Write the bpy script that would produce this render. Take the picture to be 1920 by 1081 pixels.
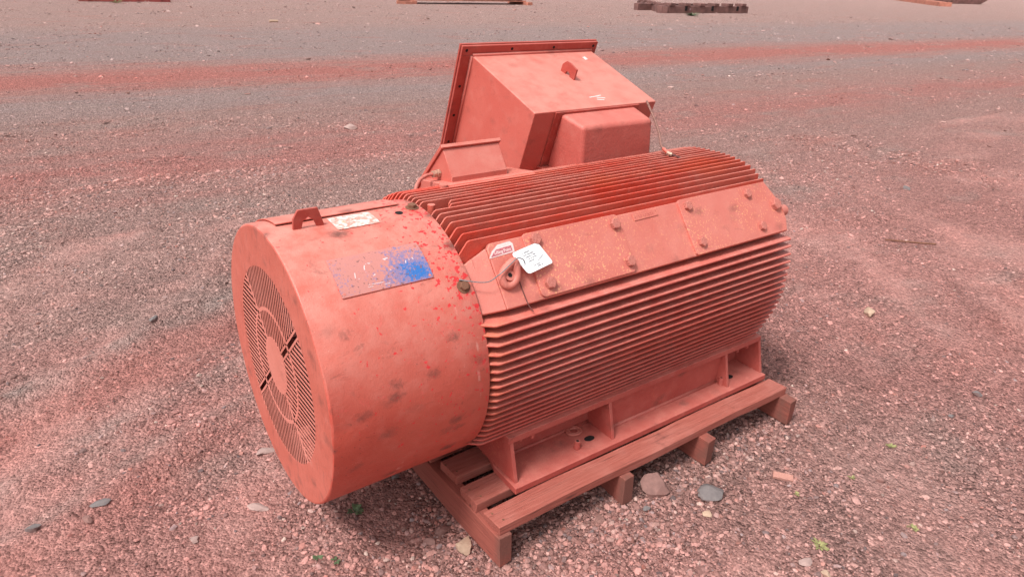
import bpy, bmesh, math, random
import numpy as np
from mathutils import Vector, Matrix, Euler

for o in list(bpy.data.objects): bpy.data.objects.remove(o)
SC = bpy.context.scene
COL = SC.collection
R = math.radians
rnd = random.Random(7)

# ------------------------------------------------------------------ camera
CF, CX, CY, CZ, CA, CB, CC = 1313.1, -.505, -1.8266, 1.6863, .6389, .428, .0392
def cam_axes():
    fwd = Vector((math.cos(CB)*math.sin(CA), math.cos(CB)*math.cos(CA), -math.sin(CB)))
    right = Vector((math.cos(CA), -math.sin(CA), 0)); up = right.cross(fwd)
    return right*math.cos(CC)+up*math.sin(CC), -right*math.sin(CC)+up*math.cos(CC), fwd
r_, u_, w_ = cam_axes()
cd = bpy.data.cameras.new('camera'); cam = bpy.data.objects.new('camera', cd); COL.objects.link(cam)
M = Matrix(((r_.x, u_.x, -w_.x, CX), (r_.y, u_.y, -w_.y, CY), (r_.z, u_.z, -w_.z, CZ), (0, 0, 0, 1)))
cam.matrix_world = M
cd.sensor_width = 36; cd.lens = CF/1920*36; cd.clip_start = .05; cd.clip_end = 2000
SC.camera = cam

# ------------------------------------------------------------------ world, sun, exposure
SUN_EL, SUN_AZ = 58, 258       # azimuth of the sun, degrees clockwise from +Y
wd = bpy.data.worlds.new("World"); SC.world = wd; wd.use_nodes = True
nt = wd.node_tree; nt.nodes.clear()
sky = nt.nodes.new('ShaderNodeTexSky'); sky.sky_type = 'NISHITA'; sky.sun_disc = False
sky.sun_elevation = R(SUN_EL); sky.sun_rotation = R(SUN_AZ); sky.air_density = 1.0; sky.dust_density = 4.0; sky.ozone_density = 1.0
hs = nt.nodes.new('ShaderNodeHueSaturation'); hs.inputs['Saturation'].default_value = .12   # cloud cover: almost colourless sky
bg = nt.nodes.new('ShaderNodeBackground'); bg.inputs['Strength'].default_value = .115
ow = nt.nodes.new('ShaderNodeOutputWorld')
nt.links.new(sky.outputs[0], hs.inputs['Color']); nt.links.new(hs.outputs[0], bg.inputs[0]); nt.links.new(bg.outputs[0], ow.inputs[0])
sl = bpy.data.lights.new('sun', 'SUN'); sl.energy = 2.0; sl.angle = R(12); sl.color = (1, .97, .93)
so = bpy.data.objects.new('sun', sl); COL.objects.link(so)
sd = Vector((math.sin(R(SUN_AZ))*math.cos(R(SUN_EL)), math.cos(R(SUN_AZ))*math.cos(R(SUN_EL)), math.sin(R(SUN_EL))))
so.rotation_euler = sd.to_track_quat('Z', 'Y').to_euler()
SC.view_settings.view_transform = 'Standard'; SC.view_settings.look = 'None'
SC.view_settings.exposure = .73; SC.view_settings.gamma = 1
SC.view_settings.use_curve_mapping = False
SC.render.engine = 'CYCLES'; SC.render.filter_size = .95

# ------------------------------------------------------------------ node helpers
def srgb(r, g, b):
    f = lambda c: (c/255/12.92 if c/255 <= .04045 else ((c/255+.055)/1.055)**2.4)
    return (f(r), f(g), f(b), 1)
class NB:
    def __init__(s, name):
        s.m = bpy.data.materials.new(name); s.m.use_nodes = True; s.t = s.m.node_tree
        s.b = s.t.nodes['Principled BSDF']; s.geo = s.t.nodes.new('ShaderNodeNewGeometry'); s.tc = s.t.nodes.new('ShaderNodeTexCoord')
        s.P = s.tc.outputs['Object']
    def n(s, ty, **kw):
        nd = s.t.nodes.new(ty)
        for k, v in kw.items(): setattr(nd, k, v)
        return nd
    def l(s, a, b): s.t.links.new(a, b)
    def put(s, sock, v):
        if isinstance(v, bpy.types.NodeSocket): s.l(v, sock)
        else: sock.default_value = v
    def mapping(s, scale=(1, 1, 1), rot=(0, 0, 0), loc=(0, 0, 0), src=None):
        m = s.n('ShaderNodeMapping'); m.inputs['Scale'].default_value = scale; m.inputs['Rotation'].default_value = rot; m.inputs['Location'].default_value = loc
        s.l(src or s.P, m.inputs[0]); return m.outputs[0]
    def noise(s, scale, detail=4, rough=.55, src=None, dist=0):
        x = s.n('ShaderNodeTexNoise'); x.inputs['Scale'].default_value = scale; x.inputs['Detail'].default_value = detail
        x.inputs['Roughness'].default_value = rough; x.inputs['Distortion'].default_value = dist
        s.l(src or s.P, x.inputs['Vector']); return x.outputs['Fac']
    def vor(s, scale, src=None, out='Distance', feature='F1', rand=1):
        x = s.n('ShaderNodeTexVoronoi', feature=feature); x.inputs['Scale'].default_value = scale; x.inputs['Randomness'].default_value = rand
        s.l(src or s.P, x.inputs['Vector']); return x.outputs[out]
    def ramp(s, v, *st):
        x = s.n('ShaderNodeValToRGB'); e = x.color_ramp.elements
        while len(e) < len(st): e.new(.5)
        for i, (p, c) in enumerate(st):
            e[i].position = p; e[i].color = c if isinstance(c, tuple) else (c, c, c, 1)
        s.put(x.inputs[0], v); return x.outputs[0]
    def math(s, op, a, b=0., c=None, clamp=False):
        x = s.n('ShaderNodeMath', operation=op, use_clamp=clamp); s.put(x.inputs[0], a); s.put(x.inputs[1], b)
        if c is not None: s.put(x.inputs[2], c)
        return x.outputs[0]
    def mr(s, v, a, b, c=0., d=1.):
        x = s.n('ShaderNodeMapRange'); x.clamp = True; s.put(x.inputs[0], v)
        for i, q in zip((1, 2, 3, 4), (a, b, c, d)): x.inputs[i].default_value = q
        return x.outputs[0]
    def mix(s, f, a, b, mode='MIX'):
        x = s.n('ShaderNodeMix', data_type='RGBA', blend_type=mode); s.put(x.inputs[0], f); s.put(x.inputs[6], a); s.put(x.inputs[7], b); return x.outputs[2]
    def bump(s, h, dist=.002, strength=1., nrm=None):
        x = s.n('ShaderNodeBump'); s.put(x.inputs['Height'], h); x.inputs['Distance'].default_value = dist; x.inputs['Strength'].default_value = strength
        if nrm: s.l(nrm, x.inputs['Normal'])
        return x.outputs[0]
    def sep(s, src=None):
        x = s.n('ShaderNodeSeparateXYZ'); s.l(src or s.P, x.inputs[0]); return x.outputs
    def done(s, col, rough=.6, nrm=None, metal=0., spec=.4):
        s.put(s.b.inputs['Base Color'], col); s.put(s.b.inputs['Roughness'], rough); s.b.inputs['Metallic'].default_value = metal
        s.b.inputs['Specular IOR Level'].default_value = spec
        if nrm: s.l(nrm, s.b.inputs['Normal'])
        return s.m

# palette (linear albedo)
SALMON = (.53, .105, .072, 1); SALMON_D = (.47, .068, .045, 1); SALMON_P = (.60, .222, .178, 1)
OXIDE = (.40, .075, .052, 1); BRIGHT = (.62, .032, .010, 1); ORANGE = (.68, .085, .025, 1); DUST = (.50, .255, .215, 1)
GRIME = (.12, .045, .035, 1)

def paint(name, a=SALMON, b=SALMON_D, grime=.5, specks=0., bright=0., rough=.5, bumpy=.0006, chips=None, dust=.35, fine=260, streak=None, dz0=-.02):
    k = NB(name)
    n1 = k.noise(3.2, 5, .6); n2 = k.noise(17, 5, .65); n3 = k.noise(70, 3, .6)
    c = k.mix(k.mr(n1, .35, .68), a, b)
    c = k.mix(k.math('MULTIPLY', k.mr(n2, .5, .74), .25), c, SALMON_P)
    # dust lodged on upward faces
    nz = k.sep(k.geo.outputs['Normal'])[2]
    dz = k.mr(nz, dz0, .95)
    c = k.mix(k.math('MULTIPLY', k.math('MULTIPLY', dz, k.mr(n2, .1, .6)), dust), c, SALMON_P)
    if bright:
        nb = k.noise(2.3, 3, .5, src=k.mapping((.7, 3, 2)))
        nb2 = k.noise(40, 3, .6)
        c = k.mix(k.math('MULTIPLY', k.mr(k.math('ADD', nb, k.math('MULTIPLY', nb2, .25)), .52, .74), bright), c, BRIGHT)
        nb3 = k.noise(3.1, 2, .5, src=k.mapping((1, 2, 2), loc=(3, 1, 5)))
        c = k.mix(k.math('MULTIPLY', k.mr(nb3, .56, .7), bright*.6), c, ORANGE)
    if name == 'side_fin_paint':       # orange primer showing at the fin ends by the cowl
        xx, y_, zz_ = k.sep()
        m_ = k.math('MULTIPLY', k.math('MULTIPLY', k.mr(xx, .56, .47), k.mr(zz_, .35, .5)), k.mr(k.noise(26, 4, .65), .38, .62))
        c = k.mix(k.math('MULTIPLY', m_, .6), c, (.64, .18, .08, 1))
    if specks:
        v = k.vor(95, src=k.mapping((1, 1, 1))); nm = k.noise(3.4, 3, .55, src=k.mapping((1, 1, 1), loc=(4.1, 2.2, .7)))
        sp = k.noise(150, 3, .55, src=k.mapping((1, 1, 1), loc=(2, 6, 1)), dist=.8)
        f = k.math('MULTIPLY', k.mr(k.math('ADD', sp, k.math('MULTIPLY', k.mr(v, .5, .1), .08)), .60, .65), k.mr(nm, .42, .58))
        c = k.mix(k.math('MULTIPLY', f, specks), c, (.80, .36, .19, 1))
    if chips:                       # bright undercoat showing where the faded coat has flaked, mostly by the rear rim
        x = k.sep()[0]; zz = k.sep()[2]; yy = k.sep()[1]
        v = k.noise(62, 3, .55, src=k.mapping((1, 1.1, 1.1))); v2 = k.noise(14, 2, .5, src=k.mapping(loc=(2, 9, 4)))
        reg = k.math('ADD', k.mr(x, .05, .3, .0, .05), k.math('MULTIPLY', k.mr(x, .30, .475, .0, .11), k.mr(zz, .62, .86, .15, 1)))
        reg = k.math('ADD', reg, k.math('MULTIPLY', v2, .20))
        th = k.math('ADD', v, reg)
        c = k.mix(k.math('MULTIPLY', k.mr(th, .795, .825), .95), c, (.64, .03, .035, 1))
        th2 = k.math('ADD', k.noise(28, 4, .7, src=k.mapping(loc=(7, 3, 1))), reg)
        c = k.mix(k.math('MULTIPLY', k.mr(th2, .74, .88), .4), c, (.72, .11, .10, 1))
    if grime:
        g2 = k.noise(33, 4, .65, src=k.mapping(loc=(8, 1, 3))); g1 = k.noise(16, 5, .75, src=k.mapping((.8, 1, 1.6), loc=(1.3, 5, 2)), dist=.7)
        c = k.mix(k.math('MULTIPLY', k.mr(g1, .60, .76), grime*.75), c, GRIME)
        vv = k.vor(13, src=k.mapping((.8, 1, 1.3), loc=(.3, .1, .9))); gg = k.vor(13, src=k.mapping((.8, 1, 1.3), loc=(.3, .1, .9)), out='Color'); gg = k.sep(gg)[0]
        vv = k.math('ADD', vv, k.math('MULTIPLY', k.math('SUBTRACT', k.noise(38, 5, .75, dist=1.0), .5), .75))
        c = k.mix(k.math('MULTIPLY', k.math('MULTIPLY', k.mr(vv, .36, .04), k.mr(gg, .15, .75)), grime*.95), c, (.13, .05, .04, 1))
        # fine scratches
        sc = k.noise(30, 3, .5, src=k.mapping((1, .12, .12), rot=(.5, .2, .1)), dist=.3); c = k.mix(k.math('MULTIPLY', k.math('MULTIPLY', k.mr(sc, .68, .72), k.mr(g2, .5, .6)), .4*grime), c, (.75, .45, .38, 1))
        dots = k.vor(60, src=k.mapping(loc=(5, 5, 5)))
        c = k.mix(k.math('MULTIPLY', k.math('MULTIPLY', k.mr(dots, .13, .07), k.mr(n1, .5, .6)), grime*.8), c, (.07, .03, .03, 1))
    if streak:
        st = k.noise(30, 4, .65, src=k.mapping(streak)); c = k.mix(k.math('MULTIPLY', k.mr(st, .55, .72), .65), c, (.22, .06, .045, 1))
    # pale chips that show as tiny bright flecks
    fl = k.vor(130, src=k.mapping(loc=(1, 7, 2))); c = k.mix(k.math('MULTIPLY', k.mr(fl, .09, .05), k.mr(n3, .55, .62)), c, (.8, .5, .4, 1))
    h = k.math('ADD', k.math('MULTIPLY', n3, .6), k.math('ADD', k.math('MULTIPLY', k.noise(fine, 2, .6), .5), k.math('MULTIPLY', n2, .8)))
    return k.done(c, k.mr(n2, .3, .7, rough-.06, rough+.14), k.bump(h, bumpy*2.2), spec=.4)

MAT = {}
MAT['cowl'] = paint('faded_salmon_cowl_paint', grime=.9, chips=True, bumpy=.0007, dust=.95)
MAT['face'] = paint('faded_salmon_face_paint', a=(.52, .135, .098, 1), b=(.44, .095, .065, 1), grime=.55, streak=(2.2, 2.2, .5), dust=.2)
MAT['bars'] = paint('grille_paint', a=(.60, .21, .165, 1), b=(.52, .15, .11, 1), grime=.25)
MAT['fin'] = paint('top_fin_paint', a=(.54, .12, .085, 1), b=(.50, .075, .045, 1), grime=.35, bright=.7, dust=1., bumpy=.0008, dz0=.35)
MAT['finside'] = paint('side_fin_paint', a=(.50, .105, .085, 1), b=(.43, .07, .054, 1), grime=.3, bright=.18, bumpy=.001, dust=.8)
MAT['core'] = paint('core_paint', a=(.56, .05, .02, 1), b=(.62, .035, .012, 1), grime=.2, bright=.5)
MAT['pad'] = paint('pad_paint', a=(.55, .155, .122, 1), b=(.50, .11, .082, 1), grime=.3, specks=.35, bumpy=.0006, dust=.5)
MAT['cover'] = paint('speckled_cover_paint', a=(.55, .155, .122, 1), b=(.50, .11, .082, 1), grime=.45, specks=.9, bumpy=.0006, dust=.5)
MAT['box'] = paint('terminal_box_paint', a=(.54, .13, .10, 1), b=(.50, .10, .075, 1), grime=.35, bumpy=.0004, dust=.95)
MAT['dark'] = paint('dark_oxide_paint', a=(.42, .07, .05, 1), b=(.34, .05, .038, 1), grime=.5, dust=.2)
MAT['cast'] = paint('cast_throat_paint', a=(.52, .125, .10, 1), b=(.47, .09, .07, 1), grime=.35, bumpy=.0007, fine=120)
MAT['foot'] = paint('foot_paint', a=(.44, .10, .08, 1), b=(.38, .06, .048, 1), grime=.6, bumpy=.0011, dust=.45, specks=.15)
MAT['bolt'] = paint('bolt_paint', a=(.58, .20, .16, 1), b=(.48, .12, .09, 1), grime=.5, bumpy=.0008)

def plain(name, c, rough=.6, metal=0., var=.15, scale=40, bumpd=.0005):
    k = NB(name); n = k.noise(scale, 4, .6)
    cc = k.mix(k.mr(n, .3, .7), tuple(x*(1-var) for x in c[:3])+(1,), tuple(min(1, x*(1+var)) for x in c[:3])+(1,))
    return k.done(cc, rough, k.bump(n, bumpd), metal)
MAT['rustbolt'] = plain('rusty_bolt', (.20, .085, .05), .8, 0, .5, 160, .001)
MAT['black'] = plain('black_void', (.012, .008, .008), .9)
MAT['deep'] = plain('shaded_fan_interior', (.09, .02, .018), .7, 0, .5, 20)  # shade inside the cowl put into the colour of fan and shield
MAT['card'] = plain('white_card', (.86, .86, .87), .45, 0, .02, 30, .0001)
MAT['ink'] = plain('grey_ink', (.07, .07, .09), .7, 0, .3)
MAT['wire'] = plain('galvanised_wire', (.20, .21, .22), .5, .4, .4, 300)
MAT['wiredark'] = plain('dark_wire', (.12, .04, .035), .7)
MAT['cable'] = plain('braided_conduit', (.26, .13, .105), .6, .1, .6, 260, .002)
MAT['cablered'] = plain('painted_cable', (.50, .15, .12), .6, 0, .3, 120)
MAT['brass'] = plain('brass_gland', (.46, .27, .20), .5, .2, .4, 150)
MAT['stripe'] = plain('sticker_white', (.74, .56, .54), .6, 0, .15, 200)
MAT['stickred'] = plain('sticker_red', (.46, .13, .15), .6, 0, .3, 250)

def wood(name, a, b, dark):
    k = NB(name)
    g = k.noise(16, 6, .62, src=k.mapping((.35, 9, 9)), dist=.6); g2 = k.noise(5, 4, .6)
    c = k.mix(k.mr(g, .35, .7), a, b); c = k.mix(k.math('MULTIPLY', k.mr(g2, .5, .75), .5), c, (.46, .19, .155, 1))
    f = k.noise(60, 3, .6, src=k.mapping((.06, 5, 5)), dist=.3); c = k.mix(k.math('MULTIPLY', k.mr(f, .6, .68), .75), c, dark)
    s = k.noise(7, 5, .7, src=k.mapping(loc=(4, 4, 4))); c = k.mix(k.math('MULTIPLY', k.mr(s, .60, .74), .6), c, dark)
    kn = k.vor(5, src=k.mapping((.5, 2.2, 2.2), loc=(.3, .2, .1))); c = k.mix(k.math('MULTIPLY', k.mr(kn, .09, .04), .7), c, dark)
    return k.done(c, .75, k.bump(k.math('ADD', k.math('MULTIPLY', g, .8), k.math('MULTIPLY', f, -.6)), .003), spec=.25)
WA, WB, WD = (.40, .125, .095, 1), (.30, .075, .056, 1), (.09, .035, .03, 1)
MAT['wood'] = wood('red_stained_wood', WA, WB, WD)
def ywood(name):      # grain along Y
    k = NB(name)
    g = k.noise(16, 6, .62, src=k.mapping((9, .35, 9)), dist=.6); g2 = k.noise(6, 4, .6)
    c = k.mix(k.mr(g, .35, .7), (.33, .095, .07, 1), (.26, .07, .055, 1))
    f = k.noise(60, 3, .6, src=k.mapping((5, .06, 5)), dist=.3); c = k.mix(k.math('MULTIPLY', k.mr(f, .6, .68), .7), c, WD)
    # weathered sawn end
    y = k.sep()[1]; e = k.math('MULTIPLY', k.mr(y, -.490, -.522), k.mr(g2, .36, .52)); c = k.mix(k.math('MULTIPLY', e, .65), c, (.15, .075, .06, 1))
    return k.done(c, .8, k.bump(k.math('ADD', k.math('MULTIPLY', g, .8), k.math('MULTIPLY', f, -.6)), .003), spec=.25)
MAT['ywood'] = ywood('red_stained_bearer_wood')

# nameplate: blue print almost gone under faded pink paint
k = NB('blue_nameplate_paint')
uv = k.n('ShaderNodeAttribute', attribute_name='plate').outputs['Vector']; sx, sy, sz = k.sep(uv)
n_a = k.noise(120, 5, .75); n_b = k.noise(11, 4, .6, src=k.mapping(loc=(.4, 1.7, 0)))
dx = k.math('SUBTRACT', sx, .90); dy = k.math('SUBTRACT', sy, .27)
dist = k.math('SQRT', k.math('ADD', k.math('MULTIPLY', k.math('MULTIPLY', dx, dx), 1.1), k.math('MULTIPLY', dy, dy)))
edge = k.mr(dist, .0, .62, .36, 0)
v_ = k.math('ADD', k.math('ADD', k.math('MULTIPLY', n_a, .75), k.math('MULTIPLY', n_b, .45)), edge)
c = k.mix(k.mr(v_, .66, .72), (.50, .20, .175, 1), (.24, .17, .29, 1))
c = k.mix(k.mr(v_, .79, .86), c, (.03, .14, .42, 1))
gr = k.noise(120, 3, .6, src=k.mapping(loc=(3, 3, 3))); c = k.mix(k.mr(k.math('ADD', gr, k.math('MULTIPLY', k.mr(sy, .6, 0), .05)), .63, .70), c, (.20, .09, .08, 1))
MAT['plate'] = k.done(c, .5, k.bump(n_a, .0008))
k = NB('flaking_white_lettering')
nn = k.noise(60, 3, .6); MAT['letter'] = k.done(k.mix(k.mr(nn, .46, .52), (.48, .2, .2, 1), (.66, .52, .52, 1)), .6)
k = NB('torn_label_paper')
nn = k.noise(45, 5, .7, dist=1.2); n2 = k.noise(14, 3, .5); c = k.mix(k.mr(nn, .42, .6), (.62, .25, .2, 1), (.80, .66, .62, 1)); c = k.mix(k.mr(n2, .58, .7), c, (.80, .42, .16, 1)); c = k.mix(k.mr(k.noise(25, 3, .6, src=k.mapping(loc=(5, 0, 0))), .66, .74), c, (.14, .1, .07, 1))
MAT['label'] = k.done(c, .7)

# ------------------------------------------------------------------ ground colour, shared by the earth and the loose stones
def zone(k):
    x, y, z = k.sep(k.geo.outputs['Position'])
    P = k.geo.outputs['Position']
    wob = k.noise(.35, 4, .6, src=P); wob2 = k.noise(1.6, 4, .65, src=P)
    yy = k.math('ADD', y, k.math('MULTIPLY', x, .062)); stv = k.noise(2.2, 5, .65, src=k.mapping((.09, 1.6, 1), src=P, rot=(0, 0, .062)))
    yy = k.math('ADD', yy, k.math('ADD', k.math('MULTIPLY', k.math('SUBTRACT', wob, .5), 1.0), k.math('ADD', k.math('MULTIPLY', k.math('SUBTRACT', wob2, .5), .35), k.math('MULTIPLY', k.math('SUBTRACT', stv, .5), 2.2))))
    G1 = srgb(166, 132, 125); G2 = srgb(161, 138, 134); PK = srgb(179, 128, 121); RD = srgb(180, 117, 109); RD2 = srgb(178, 122, 115); FAR = srgb(170, 139, 132); PK2 = srgb(172, 130, 123)
    q = lambda m: (m+4)/40
    c = k.ramp(k.math('DIVIDE', k.math('ADD', yy, 4), 40), (q(-4), PK), (q(.8), PK), (q(2.2), G1), (q(3.7), G1), (q(4.9), RD2), (q(5.7), PK2), (q(6.8), G1), (q(8.3), G2), (q(9.2), PK2), (q(9.9), RD), (q(10.6), RD), (q(11.5), PK2), (q(12.6), G2), (q(17), G2), (q(20), FAR), (q(36), FAR))
    c = k.mix(k.math('MULTIPLY', k.math('MULTIPLY', k.mr(x, 1.6, 4.0), k.mr(yy, 4.2, 2.2)), .65), c, PK)
    # grey and red patches
    pn = k.noise(.9, 5, .62, src=k.mapping((1, 1.6, 1), loc=(3, 1, 0), src=P, rot=(0, 0, .5)))
    c = k.mix(k.math('MULTIPLY', k.mr(pn, .54, .68), .6), c, srgb(162, 137, 130))
    pn2 = k.noise(.7, 5, .6, src=k.mapping((1, 2.2, 1), loc=(9, 4, 0), src=P, rot=(0, 0, -.1)))
    c = k.mix(k.math('MULTIPLY', k.mr(pn2, .54, .7), .4), c, srgb(180, 116, 106))
    # wheel-pushed edge running up from the lower left: grey lip, then a band of red earth and a second lip
    tt = k.math('ADD', k.math('SUBTRACT', y, k.math('MULTIPLY', x, .46)), k.math('MULTIPLY', k.math('SUBTRACT', wob2, .5), .30))
    lf = k.mr(x, 1.3, .6)
    bell = lambda c0, w: k.math('POWER', 2.718, k.math('MULTIPLY', -1., k.math('POWER', k.math('ABSOLUTE', k.math('DIVIDE', k.math('SUBTRACT', tt, c0), w)), 2.)))
    brk = k.mr(k.noise(3.1, 4, .65, src=P), .36, .58)
    c = k.mix(k.math('MULTIPLY', k.math('MULTIPLY', bell(1.42, .20), lf), .75), c, srgb(168, 106, 98))
    c = k.mix(k.math('MULTIPLY', k.math('MULTIPLY', bell(.62, .10), lf), .5), c, srgb(168, 106, 98))
    c = k.mix(k.math('MULTIPLY', k.math('MULTIPLY', k.math('MULTIPLY', bell(1.74, .07), lf), brk), .8), c, srgb(158, 140, 134))
    c = k.mix(k.math('MULTIPLY', k.math('MULTIPLY', k.math('MULTIPLY', bell(1.08, .07), lf), brk), .6), c, srgb(158, 138, 132))
    c = k.mix(k.math('MULTIPLY', k.math('MULTIPLY', k.math('MULTIPLY', bell(.80, .05), lf), brk), .6), c, srgb(150, 130, 124))
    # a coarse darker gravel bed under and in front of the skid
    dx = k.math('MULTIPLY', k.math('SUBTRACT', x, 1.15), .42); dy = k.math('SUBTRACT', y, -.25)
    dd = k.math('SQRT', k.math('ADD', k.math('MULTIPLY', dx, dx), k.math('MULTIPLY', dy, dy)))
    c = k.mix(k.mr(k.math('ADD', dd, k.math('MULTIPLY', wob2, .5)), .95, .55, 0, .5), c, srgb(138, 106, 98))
    # purplish ground on the near right
    dx = k.math('MULTIPLY', k.math('SUBTRACT', x, 1.75), .7); dy = k.math('SUBTRACT', y, -1.05)
    dd = k.math('SQRT', k.math('ADD', k.math('MULTIPLY', dx, dx), k.math('MULTIPLY', dy, dy)))
    c = k.mix(k.mr(k.math('ADD', dd, k.math('MULTIPLY', wob2, .6)), 1.15, .5, 0, .5), c, srgb(156, 128, 121))
    return c, P
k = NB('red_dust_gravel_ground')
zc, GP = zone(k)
du = k.n('ShaderNodeAttribute', attribute_name='dust').outputs['Fac']
zc = k.mix(k.math('MULTIPLY', du, .4), zc, k.mix(k.mr(k.noise(2.6, 4, .6, src=GP), .4, .62), srgb(190, 134, 125), srgb(180, 142, 134)))
fine = k.noise(120, 6, .8, src=GP); mid = k.noise(22, 5, .7, src=GP); big = k.noise(5, 4, .6, src=GP)
v1 = k.n('ShaderNodeTexVoronoi'); v1.inputs['Scale'].default_value = 110; k.l(GP, v1.inputs['Vector'])
v2 = k.n('ShaderNodeTexVoronoi'); v2.inputs['Scale'].default_value = 42; k.l(GP, v2.inputs['Vector'])
cell = k.sep(v1.outputs['Color'])[0]; cell2 = k.sep(v2.outputs['Color'])[1]
c = k.mix(1., zc, k.ramp(cell, (0, .48), (.5, 1.), (.9, 1.25), (1, 1.5)), 'MULTIPLY')
c = k.mix(1., c, k.ramp(cell2, (0, .84), (.5, 1.), (.92, 1.08), (1, 1.35)), 'MULTIPLY')
c = k.mix(1., c, k.ramp(fine, (.28, .55), (.5, 1.), (.72, 1.4)), 'MULTIPLY')
far_ = k.noise(14, 4, .8, src=k.mapping((.5, 2.2, 1), src=GP)); c = k.mix(1., c, k.ramp(far_, (.3, .84), (.7, 1.16)), 'MULTIPLY')
c = k.mix(1., c, k.ramp(mid, (.3, .78), (.7, 1.2)), 'MULTIPLY')
c = k.mix(k.math('MULTIPLY', du, .35), c, k.mix(1., zc, k.ramp(fine, (.25, .86), (.75, 1.14)), 'MULTIPLY'))
h = k.math('ADD', k.math('MULTIPLY', v1.outputs['Distance'], -.7), k.math('ADD', k.math('MULTIPLY', fine, .7), k.math('ADD', k.math('MULTIPLY', mid, 1.2), k.math('MULTIPLY', v2.outputs['Distance'], -.9))))
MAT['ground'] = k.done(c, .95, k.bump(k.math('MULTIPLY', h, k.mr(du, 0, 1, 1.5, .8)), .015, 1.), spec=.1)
k = NB('loose_gravel')
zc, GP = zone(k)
at = k.n('ShaderNodeAttribute', attribute_name='tone'); tn = k.sep(at.outputs['Vector'])
c = k.mix(tn[1], zc, k.ramp(tn[2], (0, srgb(110, 92, 92)), (.25, srgb(140, 121, 120)), (.5, srgb(150, 96, 86)), (.75, srgb(168, 130, 122)), (.93, srgb(172, 142, 134)), (1, srgb(192, 170, 158))))
c = k.mix(1., c, k.ramp(tn[0], (0, .5), (1, 1.4)), 'MULTIPLY')
sn = k.noise(180, 3, .6, src=GP); c = k.mix(1., c, k.ramp(sn, (.3, .82), (.7, 1.15)), 'MULTIPLY')
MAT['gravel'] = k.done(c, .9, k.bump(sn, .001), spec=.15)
def stone_mat(name, a, b, sc=30):
    k = NB(name); n = k.noise(sc, 5, .65); n2 = k.noise(sc*.3, 3, .6); c = k.mix(k.mr(n, .3, .7), a, b)
    nz = k.sep(k.geo.outputs['Normal'])[2]; c = k.mix(k.math('MULTIPLY', k.mr(nz, -.1, .6, .5, 0), k.mr(n2, .3, .6)), c, (.30, .15, .13, 1))
    return k.done(c, .85, k.bump(n, .003), spec=.2)
MAT['r_brown'] = stone_mat('rock_brown', (.28, .15, .13, 1), (.17, .09, .08, 1))
MAT['r_grey'] = stone_mat('rock_grey', (.20, .17, .165, 1), (.13, .11, .11, 1))
MAT['r_cream'] = stone_mat('rock_cream', (.50, .36, .26, 1), (.40, .26, .19, 1))
MAT['r_pale'] = stone_mat('rock_pale', (.42, .29, .26, 1), (.33, .22, .20, 1))
MAT['brick'] = stone_mat('brick_chip', (.50, .25, .20, 1), (.44, .21, .17, 1), 60)
MAT['leaf'] = plain('weed_leaf', (.085, .12, .055), .6, 0, .45, 90)
MAT['leafdry'] = plain('dry_weed_leaf', (.26, .24, .10), .7, 0, .4, 90)

# ------------------------------------------------------------------ mesh helpers
def link(name, bm, mat, parent=None, smooth=False, M=None, bevel=0., seg=2, auto=None):
    me = bpy.data.meshes.new(name); bmesh.ops.recalc_face_normals(bm, faces=bm.faces)
    if bevel:
        for e in bm.edges:
            if len(e.link_faces) == 2 and R(12) < e.calc_face_angle(0) < R(35): e.smooth = False
    bm.to_mesh(me); bm.free()
    me.materials.append(MAT[mat] if isinstance(mat, str) else mat)
    return link_me(name, me, parent, smooth, M, bevel, seg, auto)
def link_me(name, me, parent=None, smooth=False, M=None, bevel=0., seg=2, auto=None):
    o = bpy.data.objects.new(name, me); COL.objects.link(o)
    if smooth or auto:
        me.polygons.foreach_set('use_smooth', [True]*len(me.polygons))
        if auto: me.set_sharp_from_angle(angle=R(auto))
    if M is not None: o.matrix_local = M
    attach(o, parent)
    if bevel:
        b = o.modifiers.new('bevel', 'BEVEL'); b.width = bevel; b.segments = seg; b.limit_method = 'ANGLE'; b.angle_limit = R(35)
        me.polygons.foreach_set('use_smooth', [True]*len(me.polygons)); b.harden_normals = True
    return o
def attach(o, parent):
    if parent is None: return
    o.parent = parent
    if parent.type == 'EMPTY': o.matrix_parent_inverse = Matrix.Translation(-Vector(parent.location))
def tag(o, label=None, cat=None, group=None, kind=None):
    if label: o['label'] = label
    if cat: o['category'] = cat
    if group: o['group'] = group
    if kind: o['kind'] = kind
    return o
def empty(name, loc, label, cat, group=None):
    o = bpy.data.objects.new(name, None); COL.objects.link(o); o.location = loc; o.empty_display_size = .1
    return tag(o, label, cat, group)
def box(bm, x0, x1, y0, y1, z0, z1, M=None):
    vs = [bm.verts.new(((M @ Vector(p)) if M else p)) for p in [(x0, y0, z0), (x1, y0, z0), (x1, y1, z0), (x0, y1, z0), (x0, y0, z1), (x1, y0, z1), (x1, y1, z1), (x0, y1, z1)]]
    for f in [(0, 3, 2, 1), (4, 5, 6, 7), (0, 1, 5, 4), (1, 2, 6, 5), (2, 3, 7, 6), (3, 0, 4, 7)]: bm.faces.new([vs[i] for i in f])
def newbox(*a, M=None):
    bm = bmesh.new(); box(bm, *a, M=M); return bm
def prism(bm, pts, vec):
    a = [bm.verts.new(p) for p in pts]; b = [bm.verts.new(Vector(p)+Vector(vec)) for p in pts]; n = len(pts)
    bm.faces.new(a[::-1]); bm.faces.new(b)
    for i in range(n): bm.faces.new((a[i], a[(i+1) % n], b[(i+1) % n], b[i]))
def newprism(pts, vec):
    bm = bmesh.new(); prism(bm, pts, vec); return bm
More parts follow.
